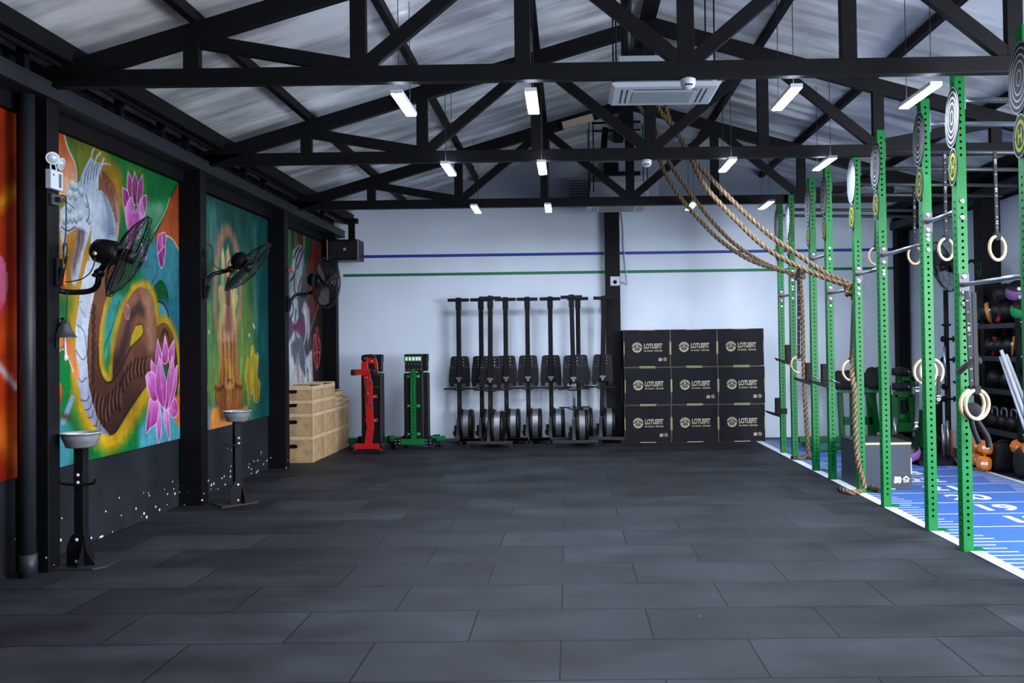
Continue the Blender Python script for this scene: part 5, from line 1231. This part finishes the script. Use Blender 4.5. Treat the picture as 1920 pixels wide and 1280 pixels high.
def ball(label, c, r, band=None, bax=(.3, -.8, .5), txt=None, bw=.42):
    t = thing('medicine_ball', label, 'medicine ball', c, 'medicine balls on the rack')
    mb = MB(); mb.sphere(c, r, 28); s = obj('shell', mb, 'black_vinyl', t)
    if band:
        ax = Vector(bax).normalized(); mb = MB(); rr = r * 1.006
        n = 12
        mb.lathe([(rr * math.cos(a), rr * math.sin(a)) for a in [-bw + 2 * bw * i / n for i in range(n + 1)]], c, ax, 36, cap=False); obj('colour_panel', mb, band, t)
        mb = MB(); d = (Vector((0, 0, CH)) - Vector(c)).normalized(); mb.lathe([(.022, r * 1.0), (.022, r * 1.012), (0, r * 1.014)], c, d.lerp(Vector((-.3, -.5, .6)), .35).normalized(), 18); obj('badge', mb, 'print_white', t)
        if txt:
            d = (Vector((0, 0, CH)) - Vector(c)); d = (d.normalized() + Vector((.25, 0, -.35))).normalized(); u = Vector((d.y * -1, d.x, 0)).normalized(); u = (u + Vector((0, 0, .35))).normalized(); v = d.cross(u).normalized()
            mb = MB(); add_text(mb, txt, .05, Vector(c) + d * (r * 1.05), u, v, bold=.002); obj('weight_print', mb, 'print_white', t)
    return t
ball('black medicine ball with orange stripe at the far end of the top shelf', (5.33, 10.0, 1.78 + .14), .14, 'ball_orange', (-.75, .6, -.2), None, .16)
ball('black medicine ball with red band on the top shelf', (5.36, 9.76, 1.92), .14, 'ball_red', (-.8, .45, .5), None, .16)
ball('plain black medicine ball between the red banded and green balls', (5.36, 9.58, 1.92), .138)
ball('black medicine ball with green panel on the top shelf', (5.36, 9.3, 1.925), .145, 'ball_green', (-.15, -.45, .9))
ball('plain black medicine ball topmost of the pile on the rack', (5.38, 9.72, 2.135), .14)
ball('purple paneled medicine ball topmost of the pile, marked 3KG', (5.38, 9.43, 2.15), .145, 'purple', (-.2, -.4, .9), '3KG')
ball('black medicine ball with red strap on the third shelf up', (5.36, 9.99, 1.38 + .12), .12, 'ball_red', (-.9, .25, .1), None, .24)
ball('plain black medicine ball behind the red strapped one, third shelf up', (5.36, 9.78, 1.5), .12)
ball('black medicine ball with orange strap on the third shelf up', (5.36, 9.55, 1.5), .12, 'ball_orange', (-.85, .5, .1), None, .1)
ball('plain black medicine ball nearest the upright, third shelf up', (5.36, 9.3, 1.5), .12)
ball('plain black ball at the far end of the second shelf up', (5.36, 9.93, .98 + .115), .115)
ball('plain black ball in the middle of the second shelf up', (5.36, 9.65, 1.085), .105)
ball('plain black ball nearest the upright on the second shelf up', (5.36, 9.42, 1.085), .105)

def kettlebell(label, c, r, grp='kettlebells on the bottom shelf'):
    t = thing('kettlebell', label, 'kettlebell', c, grp); c = Vector(c)
    mb = MB(); mb.lathe([(r * .5, 0), (r * .85, r * .25), (r, r * .85), (r * .85, r * 1.4), (r * .45, r * 1.75), (0, r * 1.85)], c, (0, 0, 1), 24); obj('bell', mb, 'black_vinyl', t)
    mb = MB(); z = c.z + r * 1.5; mb.tube(spline([Vector((c.x, c.y - r * .6, z)), Vector((c.x, c.y - r * .62, z + r * .7)), Vector((c.x, c.y - r * .35, z + r * 1.05)), Vector((c.x, c.y + r * .35, z + r * 1.05)), Vector((c.x, c.y + r * .62, z + r * .7)), Vector((c.x, c.y + r * .6, z))]), .015, 10); obj('handle', mb, 'tube_steel', t); return t
for i, (y, w_) in enumerate(((9.98, 'farthest'), (9.77, 'second farthest'), (9.55, 'third farthest'), (9.34, 'nearest visible'))):
    kettlebell('black kettlebell on the bottom shelf, %s' % w_, (5.36, y, .482), .098)

# leaning pale tubes
for i, (a, c, lb) in enumerate((((1877, 656), (1930, 800), 'longest of the leaning pale plastic pipes by the rack'), ((1876, 668), (1923, 805), 'left pale plastic pipe leaning by the rack'), ((1886, 664), (1940, 800), 'right pale plastic pipe leaning by the rack'))):
    p0 = aty(*a, 8.75 + .04 * i); p1 = aty(*c, 8.72 + .04 * i); p1 = p0 + (p1 - p0) * ((p0.z - .02) / (p0.z - p1.z))
    mb = MB(); d = (p0 - p1).normalized(); mb.lathe([(.019, 0), (.019, (p0 - p1).length), (.014, (p0 - p1).length), (.014, .02)], p1, d, 16, cap=False); tag(obj('plastic_pipe', mb, 'pvc'), lb, 'pipe', 'leaning plastic pipes')

# orange dumbbells
def dumbbell(label, c, ax, r=.09, L_=.24, m_='dumbbell_orange', grp='orange dumbbells'):
    t = thing('dumbbell', label, 'dumbbell', c, grp); c = Vector(c); ax = Vector(ax).normalized()
    hl = L_ * .36 if m_ == 'dumbbell_orange' else .055
    mb = MB(); mb.cyl(c - ax * L_ * .3, c + ax * L_ * .3, .018, 12); obj('handle', mb, m_, t)
    for s in (-1, 1):
        mb = MB(); mb.lathe([(r * .62, -hl), (r * .95, -hl * .64), (r, 0), (r * .95, hl * .64), (r * .62, hl)], c + ax * s * L_ * .42, ax, 8, smooth=False); h = obj('head', mb, m_, t, .006)
        if m_ != 'dumbbell_orange': continue
        mb = MB(); e = c + ax * s * L_ * .42; d = Vector((-.42, -.9, .05)).normalized(); u = Vector((.9, -.42, 0)).normalized()
        add_text(mb, '5KG', .04, e + d * (r * 1.0), u, (0, 0, 1), bold=.003); obj('weight_print', mb, 'print_white', h)
    return t
dumbbell('upright orange dumbbell standing left, behind the nearest green upright', aty(1833, 848, 9.68), (0, 0, 1), L_=.2)
dumbbell('upright orange dumbbell standing beside the black bag', aty(1846, 853, 9.5), (.1, 0, 1), L_=.226)
c = aty(1921, 842, 9.1); dumbbell('orange dumbbell resting on the dark bags at the frame edge', c, (0, 1, .1))

# dark bags on the floor
def bag(label, c, sx, sy, sz, name='sand_bag'):
    t = thing(name, label, 'sandbag', (c[0], c[1], 0), 'dark bags below the rack')
    mb = MB(); rg = random.Random(label); n, m_ = 28, 14; vs = []
    for i in range(m_ + 1):
        ph = PI * i / m_
        for j in range(n):
            th = 2 * PI * j / n; f = 1 + .03 * math.sin(3 * th + i) + .015 * rg.random()
            s_ = lambda v: math.copysign(abs(v) ** .6, v)
            vs.append((c[0] + sx * s_(math.sin(ph)) * s_(math.cos(th)) * f, c[1] + sy * s_(math.sin(ph)) * s_(math.sin(th)) * f, max(.001, c[2] + sz * s_(math.cos(ph)) * f)))
    mb.add(vs, [(i * n + j, (i + 1) * n + j, (i + 1) * n + (j + 1) % n, i * n + (j + 1) % n) for i in range(m_) for j in range(n)], 0, True); obj('bag_body', mb, 'black_rubber', t)
    mb = MB(); mb.tube(spline([Vector((c[0] - .1, c[1] - .02, c[2] + sz * .9)), Vector((c[0] - .06, c[1] - .04, c[2] + sz * 1.12)), Vector((c[0] + .06, c[1] - .04, c[2] + sz * 1.12)), Vector((c[0] + .1, c[1] - .02, c[2] + sz * .9))]), .012, 8); obj('strap_handle', mb, 'strap', t); return t
bag('large dark sandbag standing beside the orange dumbbells', (5.2, 9.52, .17), .14, .1, .18)
bag('dark rounded sandbag at the right frame edge', (5.24, 9.06, .17), .15, .12, .18)
bag('small dark sandbag in front, cut by the right frame edge', (5.16, 8.78, .06), .06, .12, .068)
for y, lb in ((9.9, 'purple medicine ball on the floor behind the nearest green upright'),):
    ball(lb, (4.93, y, .115), .115, 'purple', (-.4, -.6, .7))

# ================================================================== PLATE TREE AND GREEN MACHINES
t = thing('plate_tree', 'tall black weight plate tree with pegs and a wide base', 'plate tree', (4.8, 10.35, 0))
P0 = aty(1776, 700, 10.35).x
mb = MB(); mb.cyl((P0, 10.35, .06), (P0, 10.35, 1.3), .035, 16); mb.cyl((P0, 10.35, 1.3), (P0, 10.35, 2.24), .03, 16); mb.cyl((P0, 10.35, 1.77), (P0, 10.35, 1.8), .055, 16); obj('pole', mb, 'black_steel', t)
mb = MB(); mb.prism([(P0 - .55, 9.98), (P0 + .3, 9.98), (P0 + .3, 10.7), (P0 - .45, 10.75)], (0, 0, .0), (1, 0, 0), (0, 1, 0), .07); obj('base_plate', mb, 'black_steel', t, .004)
for z, l, s in ((1.6, .2, 1), (1.33, .28, 1), (1.33, .12, -1), (.98, .14, -1), (.82, .24, 1), (.82, .14, -1), (1.6, .1, -1)):
    mb = MB(); mb.cyl((P0, 10.33, z), (P0 + s * l, 10.26, z), .016, 12); mb.cyl((P0 + s * .06, 10.31, z), (P0 + s * .075, 10.306, z), .04, 12); obj('peg', mb, 'black_steel', t)
for x, z0, z1 in ((P0 + .13, .8, 1.78), (P0 - .1, 1.1, 1.5), (P0 - .08, .1, .55), (P0 - .14, .1, .5)):
    mb = MB(); mb.cyl((x, 10.2, z0), (x, 10.2, z1), .019, 12); obj('sleeve', mb, 'tube_steel', t)
mb = MB(); mb.bar((P0 - .38, 10.25, .62), (P0 - .1, 10.25, .2), .03, .03); mb.bar((P0 + .05, 10.3, 1.05), (P0 + .3, 10.15, .85), .03, .03); obj('brace', mb, 'black_steel', t)
mb = MB(); mb.bx(P0 - .035, P0 - .012, 10.2, 10.3, .09, .42); obj('copper_panel', mb, 'copper', t)

# dumbbell rack, green
DY = 11.9
t = thing('dumbbell_rack', 'green steel rack holding black dumbbells against the back wall', 'dumbbell rack', (4.4, DY, 0))
X = lambda px: aty(px, 760, DY).x
ZZ = lambda py: aty(1620, py, DY).z
for px in (1583, 1640):
    w_ = .07 if px < 1600 else .11
    mb = MB(); mb.bar((X(px) + .0, DY + .1, .02), (X(px) - .03, DY + .1, ZZ(735)), w_, .08, (0, 1, 0)); obj('leg', mb, 'dark_green', t, .004)
mb = MB(); mb.bx(X(1583), X(1640), DY + .06, DY + .12, ZZ(790), ZZ(782)); mb.bx(X(1583), X(1640), DY + .06, DY + .12, ZZ(797), ZZ(790)); obj('cross_beam', mb, 'dark_green', t, .004)
mb = MB(); mb.prism([(X(1622), ZZ(735)), (X(1642), ZZ(735)), (X(1650), ZZ(810)), (X(1640), ZZ(810)), (X(1636), ZZ(770))], (0, DY + .05, 0), (1, 0, 0), (0, 0, 1), .05); obj('gusset', mb, 'dark_green', t)
mb = MB()
for k in range(4):
    mb.bar((X(1566) + .01 * k, DY - .16 + .11 * k, ZZ(733) + .03 * k), (X(1662), DY - .16 + .11 * k, ZZ(733) + .03 * k), .035, .03)
obj('tray', mb, 'dark_green', t, .003)
mb = MB(); mb.bx(X(1495), X(1665), DY - .1, DY - .02, ZZ(828), ZZ(816)); mb.bx(X(1505), X(1600), DY - .6, DY - .53, .03, .1); mb.bx(X(1500), X(1506), DY - .6, DY - .05, .03, .1); obj('base_bar', mb, 'dark_green', t, .004)
for i, (px, r, lb) in enumerate(((1573, .14, 'first'), (1582, .145, 'second'), (1591, .145, 'third'), (1600, .14, 'fourth'), (1634, .135, 'fifth'), (1648, .135, 'last'))):
    x = aty(px, 700, DY - .05).x
    dumbbell('large black round dumbbell, %s from the left on the green rack' % lb, (x + .02, DY + .03, ZZ(733) + .17), (.35, 1, .1), r * .95, .3, 'black_rubber', 'black dumbbells on the green rack')
for px, lb in ((1634, 'left'), (1645, 'right')):
    dumbbell('small black dumbbell on the upper row, %s one' % lb, (aty(px, 697, 12.3).x, 12.3, aty(px, 697, 12.3).z), (.5, 1, 0), .08, .22, 'black_rubber', 'small black dumbbells')

zt_ = aty(1634, 697, 12.3).z
mb = MB(); mb.bx(X(1600), X(1668), 12.24, 12.38, zt_ - .115, zt_ - .082); mb.bx(X(1612), X(1618), 12.28, 12.34, 0, zt_ - .11); mb.bx(X(1656), X(1662), 12.28, 12.34, 0, zt_ - .11); obj('upper_tray', mb, 'dark_green', t, .003)
# glute ham machine
GY = 11.3
t = thing('glute_ham_machine', 'green glute ham machine with black foam rollers near the back wall', 'exercise machine', (5.0, GY, 0))
X = lambda px: aty(px, 760, GY).x
ZZ = lambda py: aty(1690, py, GY).z
mb = MB(); f = [(X(1677), ZZ(803)), (X(1714), ZZ(803)), (X(1709), ZZ(739)), (X(1677), ZZ(739))]
for a, c in ((f[0], f[1]), (f[1], f[2]), (f[2], f[3]), (f[3], f[0])): mb.bar((a[0], GY, a[1]), (c[0], GY, c[1]), .09, .05, (0, 1, 0))
obj('side_frame', mb, 'dark_green', t, .004)
mb = MB(); mb.lathe([(.0, -.015), (.11, -.015), (.11, .015), (0, .015)], (X(1695), GY + .03, ZZ(783)), (0, 1, 0), 28); mb.bx(X(1690), X(1700), GY + .02, GY + .06, ZZ(803), ZZ(742)); mb.bx(X(1677), X(1714), GY - .02, GY + .03, ZZ(806), ZZ(792)); obj('adjuster_plate', mb, 'dark_green', t)
mb = MB(); mb.bx(X(1687), X(1697), GY + .03, GY + .1, ZZ(805), ZZ(688)); mb.bx(X(1690), X(1716), GY - .02, GY + .03, ZZ(714), ZZ(706)); mb.bx(X(1708), X(1717), GY - .02, GY + .05, ZZ(725), ZZ(697)); obj('column', mb, 'dark_green', t, .004)
for py in (696, 724):
    for d in (-.075, .03):
        mb = MB(); c = Vector((X(1690) + d, GY - .05, ZZ(py))); mb.lathe([(.02, -.07), (.052, -.065), (.058, 0), (.052, .065), (.02, .07)], c, (1, -.5, 0), 20); rl = obj('foam_roller', mb, 'black_rubber', t)
    mb = MB(); boltm(mb, (X(1697), GY - .14, ZZ(py)), (0, -1, 0), .012); obj('axle_cap', mb, 'bolt', t)
mb = MB(); mb.bx(X(1665), X(1672), GY, GY + .1, .02, ZZ(757)); mb.bx(X(1660), X(1755), GY + .15, GY + .22, .01, .08); mb.bx(X(1728), X(1741), GY + .1, GY + .25, .05, ZZ(770)); mb.bx(X(1740), X(1762), GY + .1, GY + .2, .05, ZZ(790)); obj('base_frame', mb, 'dark_green', t, .004)
mb = MB(); mb.cyl((X(1672), GY - .1, .1), (X(1672), GY - .1, ZZ(780)), .03, 14); obj('post', mb, 'tube_steel', t)
mb = MB(); mb.bx(X(1690), X(1700), GY + .0, GY + .02, ZZ(775), ZZ(750)); mb.bx(X(1650), X(1655), GY - .3, GY - .25, .0, ZZ(720)); obj('upright_bar', mb, 'black_steel', t, .004)
mb = MB(); mb.bx(X(1720), X(1730), GY - .6, GY - .53, .0, ZZ(745)); obj('upright_bar', mb, 'black_steel', t, .004)
ball('purple and black ball on the floor behind the slate box, left one', (aty(1642, 822, 10.6).x, 10.6, .18), .15, 'purple', (-.3, -.4, .9))
ball('purple and black ball on the floor behind the slate box, right one', (aty(1702, 826, 10.2).x, 10.2, .15), .15, 'purple', (-.3, -.4, .9))
bag('black gym bag on the floor beside the green machine', (aty(1680, 822, 10.75).x, 10.75, .14), .2, .14, .15, 'gym_bag')
# ================================================================== CEILING ITEMS
def cassette(label, x0, x1, y0, y1, z, h=.28):
    t = thing('air_conditioner', label, 'air conditioner', ((x0 + x1) / 2, (y0 + y1) / 2, z))
    mb = MB(); e = .03
    mb.hexa([(x0 + e, y0 + e, z), (x1 - e, y0 + e, z), (x1 - e, y1 - e, z), (x0 + e, y1 - e, z), (x0, y0, z + .035), (x1, y0, z + .035), (x1, y1, z + .035), (x0, y1, z + .035)]); pn = obj('face_panel', mb, 'white_plastic', t, .006)
    xa, xb, ya, yb = x0 + .2, x1 - .22, y0 + .17, y1 - .1
    mb = MB(); mb.bx(xa, xb, ya, yb, z - .004, z + .001); 
    obj('intake_grille', mb, 'grille_grey', pn)
    mb = MB()
    for a, c in ((x0 + .1, y0 + .1), (x0 + .145, y0 + .1), (x1 - .12, y0 + .1), (x1 - .165, y0 + .1)): mb.bx(a, a + .01, c, y1 - .1, z - .003, z + .001)
    mb.bx(x0 + .2, x1 - .2, y0 + .1, y0 + .112, z - .003, z + .001); obj('louvre', mb, 'dark_grey', pn)
    mb = MB(); mb.bx(x0 + .07, x1 - .07, y0 + .05, y1 - .05, z + .035, z + h); obj('casing', mb, 'plate_grey' if h < .2 else 'pvc', t, .006)
    mb = MB(); mb.bx(x1 - .1, x1 - .03, y0 + .1, y0 + .3, z + .05, z + .2); obj('junction_box', mb, 'white_plastic', t, .006)
    for a in (x0 + .05, x1 - .05):
        for c in (y0 + .08, y1 - .08):
            mb = MB(); mb.cyl((a, c, z + .2), (a, c, roofz(a) - .01), .007, 8); obj('hanging_rod', mb, 'black_steel', t)
    return t
cassette('white ceiling cassette air conditioner hanging between the first two trusses', .39, 1.34, 6.7, 7.28, 3.79)
cassette('white ceiling cassette air conditioner hanging near the back wall', .29, 1.25, 11.6, 12.4, 3.665, .33)
def detector(label, px, py, y, z):
    c = aty(px, py, y); t = thing('smoke_detector', label, 'smoke detector', c)
    mb = MB(); mb.lathe([(.0, -.05), (.025, -.048), (.044, -.036), (.055, -.013), (.056, .02), (.04, .028)], (c.x, c.y, z - .028), (0, 0, 1), 28); obj('case', mb, 'white_plastic', t)
    mb = MB()
    for i in (-1, 0, 1): mb.bx(c.x + i * .02 - .006, c.x + i * .02 + .006, c.y - .058, c.y - .04, z - .062, z - .054)
    obj('vent_slot', mb, 'black_plastic', t)
    return t
detector('white round smoke detector on the nearest truss above the air conditioner', 1290, 152, 5.72, 3.515)
detector('white round smoke detector under the middle truss', 1212, 304, 8.23, 3.515)
# beige batten lying along the far rafter
p0, p1 = aty(1055, 236, 10.85), aty(1112, 220, 10.85)
mb = MB(); mb.bar(p0, p1, .05, .1, (0, 0, 1)); tag(obj('wooden_batten', mb, 'beige'), 'short beige batten fixed below the farthest truss rafter', 'batten')
# hanging bracket frame, pipe duct and casing above the rear unit
t = thing('bracket_frame', 'thin black hanging bracket frame in front of the back gable', 'bracket', aty(1150, 245, 11.2))
def bp_(a, c, y, w=.03): mb = MB(); mb.bar(aty(*a, y), aty(*c, y), w, w); return mb
for a, c in (((1110, 231), (1200, 228)), ((1110, 246), (1200, 243)), ((1112, 228), (1113, 360)), ((1112, 231), (1200, 228))): obj('bar', bp_(a, c, 11.2, .025 if a[1] != 228 else .018), 'black_steel', t)
mb = bp_((1135, 240), (1132, 278), 11.4, .09); obj('conduit', mb, 'black_steel', t)
t = thing('duct_box', 'brown grey louvred box on the back gable wall', 'vent box', aty(1085, 350, 12.95))
a, c = aty(1063, 333, 12.95), aty(1106, 372, 12.95)
mb = MB(); mb.bx(a.x, c.x, 12.95, YBK, c.z - .1, a.z); obj('case', mb, 'shade_wall', t, .006)
mb = MB()
for i in range(9): z = c.z - .06 + i * .043; mb.bx(a.x + .03, c.x - .03, 12.94, 12.95, z, z + .018)
obj('louvre', mb, 'plate_grey', t)
a, c = aty(1140, 337, 12.9), aty(1232, 372, 12.9)
t = thing('duct_casing', 'pale metal casing behind the rear air conditioner', 'duct', (a.x, 12.9, a.z))
mb = MB(); mb.bx(a.x, c.x, 12.6, 12.99, c.z, a.z); obj('case', mb, 'pvc', t, .01)
mb = MB(); mb.bx(a.x - .03, a.x + .5, 12.55, 12.6, a.z, a.z + .06); obj('flange', mb, 'black_steel', t)
# black duct pipe dropping from the ridge
mb = MB(); mb.cyl((.55, 7.0, 4.95), (.55, 7.0, 4.1), .05, 16); mb.tube(spline([Vector((.55, 7.0, 4.15)), Vector((.56, 7.02, 4.0)), Vector((.6, 7.05, 3.9))]), .045, 14)
tag(obj('refrigerant_pipe', mb, 'black_plastic'), 'black insulated pipe dropping from the ridge to the front air conditioner', 'pipe')
mb = MB(); mb.lathe([(.11, 0), (.11, .9)], (.6, 6.2, 4.78), (0, 1, 0), 24); tag(obj('foil_duct', mb, 'steel'), 'shiny silver duct section near the roof ridge', 'duct')
# winch bracket near the ridge where the ropes hang
t = thing('rope_anchor', 'black steel rope anchor bracket near the roof ridge', 'bracket', (.95, 8.95, 4.9))
mb = MB(); mb.bx(.8, 1.2, 8.9, 9.0, 4.93, 5.0); obj('anchor_bar', mb, 'black_steel', t)
mb = MB(); mb.torus((.95, 8.95, 4.93), (0, 1, 0), .05, .012, 20, 8); obj('ring_bolt', mb, 'steel', t)
